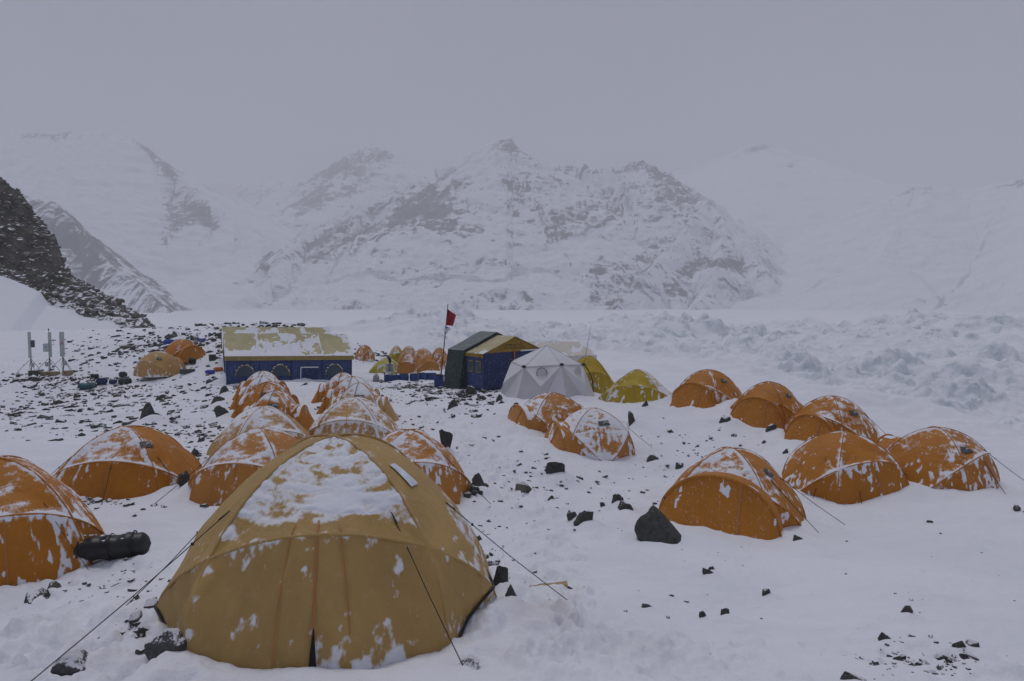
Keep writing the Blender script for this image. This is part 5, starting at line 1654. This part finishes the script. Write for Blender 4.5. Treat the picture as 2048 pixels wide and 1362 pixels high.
def build_kitchen():
    barrel(878, 774, 0.62, 0.24, 'blue plastic barrel at the foot of the flag pole', 'blue containers at the kitchen')
    for i, (u, v, lb) in enumerate(((808, 764, 'blue barrel in front of the orange tents, left of the pair'), (829, 764, 'blue barrel in front of the orange tents, right of the pair'), (843, 762, 'dark blue barrel beside the long blue box'))):
        barrel(u, v, 0.36, 0.26, lb, 'blue containers at the kitchen')
    for u, v, w, lb in ((786, 763, 0.85, 'blue open crate below the kitchen table'), (858, 760, 0.75, 'flat blue box left of the flag pole')):
        p = G(u, v)
        rt = empty('storage_crate', tuple(p), RAD(random.uniform(-6, 6))); tag(rt, lb, 'crate', 'blue containers at the kitchen')
        mb = MB()
        for c, s in (((0, -0.2, 0.15), (w, 0.03, 0.3)), ((0, 0.2, 0.15), (w, 0.03, 0.3)), ((-w / 2, 0, 0.15), (0.03, 0.44, 0.296)), ((w / 2, 0, 0.15), (0.03, 0.44, 0.296)), ((0, 0, 0.02), (w, 0.4, 0.03))):
            mb.box(c, s)
        mb.build('body', M['barrel'], rt)
        mb = MB(); mb.box((0, -0.205, 0.31), (w + 0.05, 0.04, 0.03)); mb.box((0, 0.205, 0.31), (w + 0.05, 0.04, 0.03)); mb.build('rim', M['barrel'], rt)
        mb = MB(); mb.box((0, 0, 0.26), (w - 0.05, 0.36, 0.04)); mb.build('snow_cover', M['snow'], rt)
    p = G(781, 757); d = p[1]
    rt = empty('folding_table', tuple(p), RAD(6)); tag(rt, 'folding table on thin dark legs carrying steel pots', 'table')
    h = 0.42
    mb = MB(); mb.box((0, 0, h), (0.72, 0.45, 0.035)); mb.build('table_top', M['cream'], rt)
    for sx in (-0.33, 0.33):
        for sy in (-0.18, 0.18):
            mb = MB(); mb.tube([(sx, sy, -0.05), (sx * 0.97, sy, h)], 0.014, 6); mb.build('leg', M['black'], rt)
    mb = MB(); mb.tube([(-0.33, -0.18, h * 0.62), (-0.06, -0.18, h * 0.62)], 0.011, 5); mb.tube([(0.06, -0.18, h * 0.7), (0.33, -0.18, h * 0.7)], 0.011, 5)
    mb.tube([(-0.06, -0.18, h), (-0.06, -0.18, h * 0.4)], 0.01, 5); mb.tube([(0.06, -0.18, h), (0.06, -0.18, h * 0.4)], 0.01, 5); mb.build('brace', M['black'], rt)
    for dx, r_, hh, lb in ((-0.12, 0.11, 0.40, 'narrow dark steel pot on the kitchen table'), (0.10, 0.13, 0.42, 'wide steel pot with lid on the kitchen table')):
        pt = empty('cooking_pot', (p[0] + dx, p[1] - 0.02, p[2] + h + 0.018)); tag(pt, lb, 'pot', 'steel pots on the table')
        mb = MB(); mb.lathe([(r_ * 0.97, 0), (r_, 0.02), (r_, hh * 0.95), (r_ * 1.05, hh * 0.97), (r_ * 1.05, hh)], n=18); mb.build('body', M['steel'], pt, True)
        mb = MB(); mb.lathe([(r_ * 1.06, hh), (r_ * 1.0, hh + 0.02), (0.03, hh + 0.05)], n=18); mb.build('lid', M['steel'], pt, True)
        mb = MB(); mb.box((r_ + 0.02, 0, hh * 0.7), (0.05, 0.09, 0.02)); mb.box((-r_ - 0.02, 0, hh * 0.7), (0.05, 0.09, 0.02)); mb.build('handle', M['steel'], pt)
    me = detail_rock(88, 'blue_dark', 0.06)
    o = place_rock('stuff_sack', (p[0] - 0.10, p[1] + 0.02, p[2] + h + 0.47), (0.33, 0.3, 0.36), me, 0.0, 0.1); tag(o, 'dark blue stuff sack sitting on the narrow pot', 'bag')
    # grey plastic sheet crumpled at the wash place
    p = G(748, 764)
    me = detail_rock(91, 'sheet', 0.25)
    o = place_rock('plastic_sheet', p, (0.62, 0.5, 0.36), me, 0.15, 0.1); tag(o, 'crumpled grey plastic sheet on the dark wet ground', 'sheet')

M['sheet'] = mat_plain('grey_plastic_sheet', (0.27, 0.27, 0.29), 0.35)

def build_masts():
    data = [(63, 748, 664, 'leftmost antenna mast with a dark box beside its pale panel', 0.17, -8, 'left'),
            (100, 750, 668, 'middle antenna mast with a square box and a wind gauge', 0.15, -5, 'mid'),
            (127, 748, 668, 'antenna mast with red petal logo on its pale panel', 0.25, 4, 'right')]
    for u, v, vt, lb, pw, yaw, kind in data:
        p = G(u, v); d = p[1]; s = d / F
        rt = empty('antenna_mast', tuple(p), RAD(yaw)); tag(rt, lb, 'antenna', 'antenna masts by the snow slope')
        Ht = (v - vt) * s
        mb = MB(); mb.tube([(0, 0, -0.1), (0, 0, Ht * 0.97)], 0.028, 8); mb.build('pole', M['mast'], rt, True)
        ph = Ht * 0.62
        mb = MB(); mb.box((0.02 if kind != 'mid' else 0.14, -0.07, Ht - ph / 2), (pw, 0.07, ph)); pn = mb.build('panel', M['panel'], rt)
        bv = pn.modifiers.new('b', 'BEVEL'); bv.width = 0.012; bv.segments = 2
        zt = Ht * 0.36
        for an, rch in ((200, 0.85), (330, 0.75), (80, 0.7)):
            a = RAD(an)
            mb = MB(); mb.tube([(0, 0, zt), (rch * cos(a), rch * sin(a), -0.02)], 0.015, 6); mb.build('leg', M['mast'], rt)
        mb = MB(); mb.box((0.14 if kind != 'mid' else -0.14, -0.04, Ht * 0.2 + 0.02), (0.15, 0.09, 0.24)); mb.build('junction_box', M['panel'], rt)
        mb = MB(); mb.tube([(0.02, -0.03, Ht * 0.36), (0.10, -0.06, Ht * 0.22), (0.06, -0.05, Ht * 0.08), (0.0, -0.03, 0.12)], 0.012, 5)
        mb.tube([(0.06, -0.03, Ht * 0.38), (-0.06, -0.05, Ht * 0.2), (-0.02, -0.04, 0.05)], 0.010, 5); mb.build('cable', M['rope'], rt)
        if kind == 'left':
            mb = MB(); mb.box((0.21, -0.04, Ht * 0.72), (0.15, 0.12, 0.42)); mb.build('radio_unit', M['patch'], rt)
            mb = MB()
            for k in range(4): mb.box((0.055, -0.109, Ht * 0.73 + 0.03 * k), (0.055, 0.006, 0.012))
            mb.build('logo', M['print_blue'], pn)
        if kind == 'mid':
            mb = MB(); mb.box((-0.04, -0.13, Ht * 0.62), (0.34, 0.12, 0.48)); cb = mb.build('cabinet', M['panel'], rt)
            mb = MB()
            for k in range(5):
                a = RAD(72 * k); mb.box((-0.05 + 0.03 * cos(a), -0.193, Ht * 0.64 + 0.03 * sin(a)), (0.035, 0.005, 0.02), 0)
            mb.build('logo', M['print_blue'], cb)
            mb = MB(); mb.tube([(0.02, 0, Ht * 0.86), (0.02, 0, Ht * 1.06)], 0.012, 6); mb.lathe([(0.012, 0), (0.035, 0.02), (0.035, 0.08), (0.01, 0.11)], (0.02, 0, Ht * 1.04), 8); mb.build('sensor', M['black'], rt)
            mb = MB(); mb.tube([(0.1, -0.05, Ht * 0.70), (0.36, -0.05, Ht * 0.69), (0.36, -0.05, Ht * 0.8)], 0.012, 6)
            for k in range(3):
                a = RAD(120 * k + 20); c = np.array((0.36 + 0.08 * cos(a), -0.05 + 0.08 * sin(a), Ht * 0.8)); mb.lathe([(0.005, -0.03), (0.035, -0.02), (0.035, 0.03)], c, 8)
            mb.build('wind_gauge', M['black'], rt)
        if kind == 'right':
            cx, cy, cz = 0.02, -0.108, Ht - ph * 0.44
            mb = MB()
            for k in range(8):
                a = RAD(8 + 164 * k / 7); c = np.array((cx, cy, cz - 0.03))
                t = np.array((cos(a), 0, sin(a))); n = np.array((-sin(a), 0, cos(a)))
                mb.add([c + t * 0.012, c + t * 0.05 - n * 0.013, c + t * 0.085, c + t * 0.05 + n * 0.013], [(0, 1, 2, 3)])
            mb.build('logo', M['print_red'], pn)
            cu = bpy.data.curves.new('lettering', 'FONT'); cu.body = 'HUAWEI'; cu.size = 0.055; cu.align_x = 'CENTER'; cu.extrude = 0.001
            cu.materials.append(M['black'])
            ft = bpy.data.objects.new('lettering', cu); COL.objects.link(ft); tm = bpy.data.meshes.new_from_object(ft); bpy.data.objects.remove(ft)
            fo = bpy.data.objects.new('lettering', tm); COL.objects.link(fo); fo.parent = pn; fo.location = (cx, cy - 0.002, cz - 0.10); fo.rotation_euler = (pi / 2, 0, 0)

def lumpy_bag(u, v, w, h, label, mat, seed, depthf=0.7, rz=0.0, name='duffel_bag', strap=True):
    """a soft packed bag: rounded body, straps"""
    p = G(u, v - 2); d = p[1]; W, H = w * d / F, h * d / F
    rt = empty(name, tuple(p), rz); tag(rt, label, 'bag', 'bags lying between the stones')
    n, m = 20, 22
    s = np.linspace(-1, 1, n); th = np.linspace(0, 2 * pi, m, endpoint=False)
    S, T = np.meshgrid(s, th, indexing='ij')
    rad = np.clip(1 - np.abs(S) ** 4, 0, 1) ** 0.5
    V = np.stack([S * W / 2, np.cos(T) * rad * W * depthf / 2 * 0.8, H * 0.5 + np.sin(T) * rad * H * 0.5], -1)
    V *= (1 + 0.07 * fbm(V[..., 0] * 5 + seed, V[..., 1] * 5, V[..., 2] * 5, 3, seed))[..., None]
    obj('body', mesh_np('body', V.reshape(-1, 3), grid_quads(n, m, True), True), M[mat], rt)
    if strap:
        for xx in (-0.28, 0.3):
            pts = [(xx * W, cos(t) * W * depthf * 0.405, H * 0.5 + sin(t) * H * 0.515) for t in np.linspace(0, 2 * pi, 20)]
            tv, tq = tube_arrays(pts, 0.012, 5); obj('strap', mesh_np('strap', tv, tq, True), M['black'], rt)
    return rt

def box_thing(u, v, w, h, label, mat, name='storage_box', cat='box', dep=0.7, rz=0.0, lid=True):
    p = G(u, v - 1); d = p[1]; W, H = w * d / F, h * d / F
    rt = empty(name, tuple(p), rz); tag(rt, label, cat, 'boxes and crates on the left')
    mb = MB(); mb.box((0, 0, H * 0.42), (W, W * dep, H * 0.85))
    b = mb.build('body', M[mat], rt); bv = b.modifiers.new('b', 'BEVEL'); bv.width = 0.015; bv.segments = 2
    if lid:
        mb = MB(); mb.box((0, 0, H * 0.93), (W * 1.04, W * dep * 1.04, H * 0.14)); mb.build('lid', M[mat], rt)
    mb = MB(); mb.box((0, -W * dep / 2 - 0.012, H * 0.55), (W * 0.25, 0.02, H * 0.12)); mb.build('latch', M['black'], rt)
    return rt

def build_bags():
    # long black duffel beside the left tent
    p = G(204, 1122); d = p[1]
    rt = empty('duffel_bag', tuple(p), RAD(16)); tag(rt, 'long black duffel bag lying in the snow beside the left tent', 'bag')
    n, m = 40, 28
    s = np.linspace(-1, 1, n); th = np.linspace(0, 2 * pi, m, endpoint=False)
    S, T = np.meshgrid(s, th, indexing='ij')
    rad = np.clip(1 - np.abs(S) ** 7, 0, 1) ** 0.5 * (0.86 + 0.14 * S) * (1 - 0.10 * np.cos(S * 9) ** 2)
    Wd, R = 1.2, 0.19
    V = np.stack([S * Wd / 2, np.cos(T) * rad * R * 1.1, R * 0.86 + np.sin(T) * rad * R], -1)
    V *= (1 + 0.05 * fbm(V[..., 0] * 6, V[..., 1] * 6, V[..., 2] * 6, 4, 5))[..., None]
    obj('body', mesh_np('body', V.reshape(-1, 3), grid_quads(n, m, True), True), M['black_bag'], rt)
    for xx in (-0.25, 0.12, 0.40):
        k = 0.86 + 0.14 * xx * 2
        pts = [(xx, cos(t) * R * 1.13 * k, R * 0.86 + sin(t) * R * 1.03 * k) for t in np.linspace(0, 2 * pi, 24)]
        tv, tq = tube_arrays(pts, 0.011, 5); obj('strap', mesh_np('strap', tv, tq, True), M['black'], rt)
    pts = [(-0.2 + 0.3 * t, -R * 0.9 - 0.05 * sin(pi * t), R * 1.45 + 0.03 * sin(pi * t)) for t in np.linspace(0, 1, 12)]
    tv, tq = tube_arrays(pts, 0.012, 5); obj('handle', mesh_np('handle', tv, tq, True), M['black'], rt)
    mb = MB()
    for i in range(16):
        hv, hf = ROCK_ARR[i]
        a = RNG.uniform(0.5, 2.4); xx = RNG.uniform(-0.45, 0.45)
        mb.add(hv * RNG.uniform(0.008, 0.028) * [1.5, 1, 0.5] + [xx, cos(a) * R * 1.02, R * 0.86 + sin(a) * R * 0.95], hf)
    mb.build('snow_cover', M['snow'], rt, True)['kind'] = 'stuff'
    # camp goods among the stones on the left
    lumpy_bag(172, 776, 30, 12, 'teal bag among the stones left of the tan dome tent', 'teal', 1, rz=0.3)
    lumpy_bag(204, 768, 22, 14, 'dark blue bag next to the teal bag', 'blue_dark', 2)
    lumpy_bag(190, 760, 16, 9, 'black bag behind the teal bag', 'black_bag', 3)
    lumpy_bag(226, 764, 16, 9, 'navy bundle between teal bag and tan tent', 'blue_dark', 4, strap=False)
    lumpy_bag(250, 762, 26, 14, 'dark green sack touching the tan dome tent', 'green', 5)
    lumpy_bag(246, 750, 16, 12, 'round dark sack on top of the green one', 'green', 6, strap=False)
    lumpy_bag(420, 750, 20, 8, 'royal blue bundle beside the blue mess tent', 'royal', 7, strap=False, name='cloth_bundle')
    lumpy_bag(437, 745, 18, 8, 'orange cloth beside the blue mess tent', 'orange_cloth', 8, strap=False, rz=0.4, name='cloth_bundle')
    lumpy_bag(337, 690, 20, 12, 'blue striped sack behind the small orange tent', 'royal', 9, strap=False)
    lumpy_bag(404, 690, 16, 7, 'blue tarp bundle on the moraine behind the small orange tent', 'royal', 10, strap=False)
    lumpy_bag(385, 730, 15, 13, 'black sack in front of the small orange tent', 'black_bag', 11, strap=False)
    lumpy_bag(1352, 800 - 8, 12, 10, 'black sack by the yellow tent', 'black_bag', 12, strap=False)
    box_thing(67, 762, 14, 14, 'dark olive box at the foot of the left mast', 'olive', rz=0.1)
    box_thing(101, 757, 30, 8, 'low wooden crate between the masts', 'crate', 'wooden_crate', 'crate', 0.5, 0.05, False)
    box_thing(135, 755, 15, 9, 'small pale wooden box below the logo panel', 'crate', 'wooden_crate', 'crate', 0.7, -0.2)
    box_thing(80, 754, 24, 6, 'flat black case lying between left and middle mast', 'black_bag', rz=0.05)
    box_thing(140, 748, 13, 4, 'flat dark red box lying on the pale wooden box', 'redbox', rz=0.1, lid=False)
    box_thing(425, 723, 12, 12, 'dark square canister next to the blue mess tent', 'olive', rz=0.2)
    box_thing(474, 786, 14, 8, 'small grey metal box before the blue tent', 'steel', rz=0.2)
    p = G(375, 745)
    rt = empty('foam_mat', tuple(p), RAD(14)); tag(rt, 'dark folded mat propped beside the tan dome tent', 'mat')
    mb = MB(); mb.box((0, 0, 0.12), (0.75, 0.12, 0.26)); mb.build('sheet', M['patch'], rt); mb = MB(); mb.box((0.0, 0.1, 0.08), (0.72, 0.1, 0.2)); mb.build('fold', M['patch'], rt)
    # broken plank in the foreground
    a, b = G(1058, 1157), G(1135, 1168)
    n = 14
    t = np.linspace(0, 1, n)[:, None]
    c = a * (1 - t) + b * t + np.array([0, 0, 0.035])
    w = 0.018 + 0.035 * np.linspace(0, 1, n) + 0.008 * vnoise(np.linspace(0, 6, n), np.zeros(n), None, 3)
    V = []
    for i in range(n):
        for dy, dz in ((-1, -0.4), (1, -0.4), (1, 0.4), (-1, 0.4)):
            V.append(c[i] + np.array([0, dy * w[i], dz * w[i]]))
    me = mesh_np('plank', np.array(V), grid_quads(n, 4, True), False)
    o = obj('wooden_stick', me, M['wood']); tag(o, 'splintered pale wooden stick half buried in the snow', 'stick')
M['redbox'] = mat_plain('dark_red_box', (0.12, 0.02, 0.025), 0.6)

# ================================================================ ROCKS IN THE CAMP
def build_rocks():
    R = rock_px
    R(1343, 1086, 128, 90, 'largest dark boulder, in front of the orange tent with arched door', 'rock_bare', True, 0.3, 0.05, seed=4340, bank=0.08)
    R(892, 914, 25, 48, 'upright pointed stone standing alone by the footpath', 'rock_bare', True, 0.15, 0.05, depthf=0.6)
    R(998, 1184, 42, 42, 'dark cube-shaped block right of the khaki tent', 'rock_bare', True, 0.15, 0.04)
    R(957, 988, 36, 24, 'dark stone at the bottom of the small pile right of the front row', 'rock', True)
    R(957, 968, 26, 20, 'squared stone on top of the small pile right of the front row', 'rock', False, 0.0)
    R(1106, 955, 48, 36, 'round dark boulder below the faded orange tents', 'rock_bare', True)
    R(1148, 1042, 30, 22, 'smaller of the two touching dark rocks in the open middle', 'rock')
    R(1172, 1049, 46, 26, 'larger of the two touching dark rocks in the open middle', 'rock', True)
    R(1232, 1008, 26, 30, 'leaning dark rock left of the orange tent with arched door', 'rock', True)
    R(1250, 1019, 40, 16, 'flat dark rock below the leaning rock', 'rock')
    R(1206, 1012, 14, 14, 'small upright rock left of the leaning rock', 'rock')
    R(1048, 988, 44, 15, 'long grey slab lying right of the stone pile', 'rock_brown')
    R(1102, 1002, 14, 10, 'tiny pyramid rock right of the grey slab', 'rock')
    R(377, 1000, 42, 22, 'black rock holding the guy line of the left orange tent', 'rock_bare', True)
    R(386, 935, 40, 26, 'dark boulder behind the left orange tent', 'rock', True)
    R(298, 850, 48, 32, 'triangular dark boulder on the open snow at left', 'rock_bare', True)
    R(350, 836, 24, 10, 'flat rock right of the triangular boulder', 'rock')
    R(447, 796, 24, 14, 'square dark rock left of the tent rows', 'rock')
    R(438, 810, 30, 12, 'pointed dark rock below the square one', 'rock')
    R(446, 841, 30, 20, 'dark wedge rock touching the left tent row', 'rock', True)
    R(150, 1362, 100, 46, 'large snow-dusted block cut by the bottom edge', 'rock_dusted', True, 0.2, 0.05)
    R(332, 1342, 80, 42, 'snow-dusted grey rock at the left hem of the khaki tent', 'rock_dusted', True, 0.2, 0.05)
    R(108, 1182, 44, 36, 'pale grey stone weighing down the left tent', 'rock_brown', True)
    R(75, 1196, 60, 24, 'dark flat stone at the hem of the left tent', 'rock', True)
    R(1416, 1150, 30, 14, 'flat dark rock alone in the right foreground snow', 'rock')
    R(1422, 1138, 16, 8, 'small rock just behind the flat one in the foreground', 'rock')
    R(1535, 1178, 24, 13, 'small pyramid rock in the right foreground', 'rock')
    R(1811, 1230, 22, 16, 'small cube rock in the smooth snow at right', 'rock')
    R(1598, 1077, 28, 13, 'small pointed rock below the front right trio', 'rock')
    R(2031, 1028, 18, 12, 'small dark rock at the right edge of the picture', 'rock')
    R(1860, 1040, 18, 8, 'small square rock below the rightmost tent', 'rock')
    R(1770, 1272, 44, 14, 'low dark rock with a snow tail at lower right', 'rock')
    R(1916, 1290, 22, 16, 'tilted dark rock above the lower right stone patch', 'rock')
    R(1705, 1366, 56, 18, 'dark rock cut by the bottom edge at right', 'rock', True)
    R(1302, 912, 32, 13, 'dark rock anchoring the smudged-logo tent', 'rock')
    R(1268, 852, 26, 26, 'dark egg-shaped rock on the snow rise', 'rock', True)
    R(1289, 820, 18, 15, 'angular rock above the egg-shaped one', 'rock')
    R(1450, 846, 28, 12, 'black rock at the left of the second right tent', 'rock')
    R(1541, 864, 28, 15, 'black rock at the door of the second right tent', 'rock')
    R(1530, 890, 14, 10, 'small dark pointed rock above the boulder tent', 'rock')
    R(1572, 915, 16, 10, 'small rock between the right-hand tents', 'rock')
    R(1362, 922, 32, 9, 'flat dark slab behind the boulder tent', 'rock')
    R(870, 810, 48, 10, 'long flat slab holding the mess tent guy lines', 'rock')
    R(910, 830, 28, 15, 'dark block below the long flat slab', 'rock', True)
    R(1000, 816, 18, 13, 'black rock beside the white dome', 'rock')
    R(950, 806, 26, 22, 'biggest dark rock in the rubble under the mustard gable tent', 'rock', True)
    R(610, 786, 24, 13, 'dark rock tied to the long blue tent', 'rock')
    R(1020, 1222, 40, 26, 'snow-dusted rock holding the right guy line of the khaki tent', 'rock_dusted')
    R(1296, 1214, 26, 12, 'low crusted rock in the foreground snow', 'rock_dusted')
    R(1407, 1236, 18, 12, 'dark rock at the left end of the half-buried pair', 'rock')
    R(1452, 1230, 26, 13, 'dark rock at the right end of the half-buried pair', 'rock')
    R(940, 1352, 70, 16, 'flat snow-covered slab at the bottom right of the khaki tent', 'rock_dusted', True)
    R(345, 678, 24, 18, 'big dark boulder on the moraine skyline', 'rock', True)
    R(420, 772, 20, 8, 'dark slab at the guy line end left of the blue tent', 'rock')
    R(40, 772, 36, 10, 'wide dark slab below the masts', 'rock')
    R(1140, 1170, 26, 10, 'dark stone at the thick end of the wooden stick', 'rock')
    for i, (x, y, lb) in enumerate(ANCHORS):
        pass
    C = rock_cluster
    mix = ('rock', 'rock', 'rock', 'rock_brown', 'rock_dusted')
    C(46, 190, 800, 130, 26, 0.15, 0.75, 'scattered left of the tent rows', 'stones left of the tent rows', 0.42, mix)
    C(10, 90, 838, 50, 9, 0.12, 0.55, 'in the low heap on open snow at left', 'low stone heap at far left', 0.45, mix)
    C(24, 90, 764, 85, 8, 0.15, 0.6, 'around the feet of the antenna masts', 'stones around the masts', 0.5, mix)
    C(30, 330, 690, 70, 14, 0.2, 0.9, 'on the moraine behind the two small left tents', 'moraine stones at the left', 0.55, mix)
    C(18, 405, 872, 26, 22, 0.12, 0.38, 'in the patch left of the front tents', 'stone patch by the front row', 0.45)
    C(12, 962, 1105, 22, 18, 0.08, 0.24, 'in the pile right of the khaki tent', 'stone pile by the khaki tent', 0.7)
    C(8, 940, 990, 18, 8, 0.12, 0.3, 'below the stone pile by the front row', 'small stones by the front row', 0.6)
    C(26, 950, 795, 32, 20, 0.15, 0.55, 'in the rubble under the mustard gable tent', 'rubble under the gable tent', 0.75, mix)
    C(14, 820, 782, 60, 8, 0.15, 0.5, 'on the dark wet ground by the kitchen', 'stones by the kitchen', 0.4)
    C(14, 1850, 1310, 50, 16, 0.06, 0.17, 'in the lower right stone patch', 'lower right stone patch', 0.5)
    C(10, 1390, 880, 45, 14, 0.1, 0.3, 'on the snow above the arched door tent', 'small stones above the boulder tent', 0.5)
    C(10, 290, 1250, 26, 34, 0.08, 0.26, 'under the left hem of the khaki tent', 'stones left of the khaki tent', 0.55, ('rock', 'rock_dusted'))
    C(9, 190, 1000, 40, 18, 0.1, 0.35, 'under the hem of the left orange tent', 'stones under the left orange tent', 0.35)
    C(14, 520, 650, 90, 4, 0.3, 1.0, 'on the moraine crest behind the blue tents', 'moraine crest stones', 0.5)
    C(10, 750, 705, 30, 6, 0.2, 0.7, 'on the moraine line right of the blue tents', 'moraine line stones', 0.5)
    C(14, 1090, 965, 90, 26, 0.08, 0.25, 'strewn beside the middle footpath', 'small stones beside the footpath', 0.45)
    # the rest, too many to count
    Vs, Fs, n0 = [], [], 0
    zones = [(1300, 190, 800, 170, 44, 0.05, 0.42), (620, 320, 692, 95, 22, 0.1, 0.6), (420, 90, 765, 110, 10, 0.06, 0.36), (220, 500, 652, 140, 6, 0.1, 0.7), (150, 770, 708, 50, 10, 0.1, 0.5),
             (420, 830, 785, 80, 14, 0.04, 0.3), (280, 945, 798, 45, 24, 0.06, 0.32), (90, 405, 880, 40, 32, 0.04, 0.2), (110, 1850, 1315, 80, 24, 0.02, 0.09), (60, 960, 1110, 32, 28, 0.02, 0.1),
             (260, 1090, 960, 150, 50, 0.02, 0.17), (70, 270, 1220, 60, 60, 0.02, 0.11), (70, 1380, 890, 80, 30, 0.03, 0.16), (50, 190, 1010, 70, 24, 0.03, 0.16), (240, 720, 855, 140, 34, 0.04, 0.24), (120, 1000, 1090, 60, 60, 0.015, 0.08), (160, 420, 920, 70, 50, 0.03, 0.2), (70, 470, 790, 40, 20, 0.05, 0.25),
             (130, 1550, 1110, 330, 110, 0.012, 0.075), (110, 190, 1150, 80, 30, 0.02, 0.10)]
    for n, u, v, su, sv, a, b in zones:
        for i in range(n):
            uu, vv = random.gauss(u, su), random.gauss(v, sv)
            if vv < 632 or uu < -250 or abs(uu - u) > 2.1 * su or abs(vv - v) > 2.1 * sv: continue
            p = G(uu, vv)
            if p[1] > 75 or in_tent(p[0], p[1]): continue
            s = a + (b - a) * random.random() ** 2.5
            hv, hf = ROCK_ARR[random.randrange(16)]
            Rm = np.array(Matrix.Rotation(random.random() * 6.28, 3, 'Z') @ Matrix.Rotation(random.gauss(0, 0.25), 3, 'X'))
            vv3 = (hv * np.array([0.55, 0.42, 0.26]) * s) @ Rm.T + p + np.array([0, 0, 0.06 * s])
            Vs.append(vv3); Fs += [[q + n0 for q in f] for f in hf]; n0 += len(vv3)
    me = bpy.data.meshes.new('small_stones')
    me.from_pydata(np.concatenate(Vs).tolist(), [], Fs)
    o = obj('small_stones', me, M['rock']); tag(o, 'small dark stones scattered through the snow', kind='stuff')

# ================================================================ ASSEMBLE
def setup_blobs():
    def B(lst, u, v, rx, ry, am):
        p = G(u, v); lst.append((p[0], p[1], rx, ry, am))
    B(BLOBS_DIRT, 815, 775, 2.6, 2.4, 0.52); B(BLOBS_DIRT, 870, 785, 1.6, 2.0, 0.40); B(BLOBS_DIRT, 770, 762, 1.5, 1.6, 0.5)
    B(BLOBS_DIRT, 945, 795, 1.6, 3.0, 0.40); B(BLOBS_DIRT, 90, 760, 3, 2, 0.33); B(BLOBS_DIRT, 330, 690, 4, 6, 0.30); B(BLOBS_DIRT, 500, 652, 7, 4, 0.30)
    B(BLOBS_DIRT, 180, 800, 5, 4, 0.24); B(BLOBS_DIRT, 400, 880, 1.0, 2.0, 0.26); B(BLOBS_DIRT, 750, 705, 3, 4, 0.30)
    B(BLOBS_DIRT, 290, 1280, 0.3, 0.6, 0.36); B(BLOBS_DIRT, 850, 812, 1.2, 1.0, 0.34)
    for q in ((100, 1290, 1.5, 1.2, 1.0), (1200, 1310, 1.1, 0.8, 1.0), (1020, 1290, 0.6, 0.7, 0.9), (1100, 1190, 0.5, 0.5, 0.6), (1330, 1340, 0.8, 0.5, 0.9), (150, 1160, 1.0, 0.9, 0.6), (1050, 1150, 0.8, 1.2, 0.5), (950, 900, 2.0, 3.5, 0.5), (1000, 1050, 1.6, 2.0, 0.45), (1400, 1290, 0.8, 0.6, 0.5), (1950, 1330, 0.9, 0.7, 0.55), (850, 860, 2.0, 3.0, 0.5), (300, 1130, 0.7, 0.9, 0.6)):
        B(BLOBS_ROUGH, *q)
    for q in ((1090, 1225, 0.28, 0.40, 0.8), (1230, 1290, 0.35, 0.3, 0.25), (270, 1160, 0.3, 0.3, 0.25), (1310, 975, 0.3, 0.5, 0.5), (1120, 1310, 0.3, 0.2, 0.3)):
        B(BLOBS_STAIN, *q)
    path = [(1120, 1330), (1110, 1200), (1120, 1090), (1070, 1010), (1010, 950), (960, 900), (900, 860), (850, 830), (800, 815)]
    for (u0, v0), (u1, v1) in zip(path[:-1], path[1:]):
        for k in range(24):
            t = k / 24
            p = G(u0 + (u1 - u0) * t + random.gauss(0, 30), v0 + (v1 - v0) * t + random.gauss(0, 9))
            if not in_tent(p[0], p[1], 1.1): PRINTS.append((p[0], p[1], random.uniform(0.9, 2.3), random.uniform(0.03, 0.07)))
    for k in range(70):
        p = G(random.gauss(120, 120), random.gauss(1270, 60)); 
        if not in_tent(p[0], p[1], 1.15): PRINTS.append((p[0], p[1], random.uniform(0, 3.1), random.uniform(0.03, 0.07)))
    for k in range(45):
        p = G(random.uniform(1250, 2048), random.uniform(1090, 1350)); PRINTS.append((p[0], p[1], random.uniform(0, 3.1), random.uniform(0.008, 0.022)))
    for k in range(40):
        p = G(random.gauss(640, 40), random.uniform(770, 800)); PRINTS.append((p[0], p[1], random.uniform(0, 3.1), random.uniform(0.03, 0.06)))

def build_haze():
    mb = MB(); mb.box((0, 1700, 400), (5600, 4200, 930))
    o = mb.build('haze', None)
    tag(o, 'pale snow haze filling the valley', kind='stuff')
    m = bpy.data.materials.new('haze_air'); m.use_nodes = True
    nt = m.node_tree; nt.nodes.clear()
    out = nt.nodes.new('ShaderNodeOutputMaterial'); v = nt.nodes.new('ShaderNodeVolumePrincipled')
    v.inputs['Color'].default_value = (0.95, 0.962, 0.995, 1)
    v.inputs['Density'].default_value = HAZE_DENSITY
    v.inputs['Anisotropy'].default_value = 0.2
    nt.links.new(v.outputs[0], out.inputs['Volume'])
    o.data.materials.append(m)

HAZE_DENSITY = 0.0005
import time as _t
_t0 = _t.time()
def _log(s): print('[build] %-12s %.1fs' % (s, _t.time() - _t0), flush=True)
build_tents(); _log('tents')
build_mess(); _log('mess')
setup_blobs(); RELIEF_ON = True; _log('blobs')
build_rocks(); _log('rocks')
build_ground(); _log('ground')
build_mountains(); _log('mountains')
build_spur(); _log('spur')
build_flag(); build_kitchen(); build_masts(); build_bags(); _log('props')
build_haze()
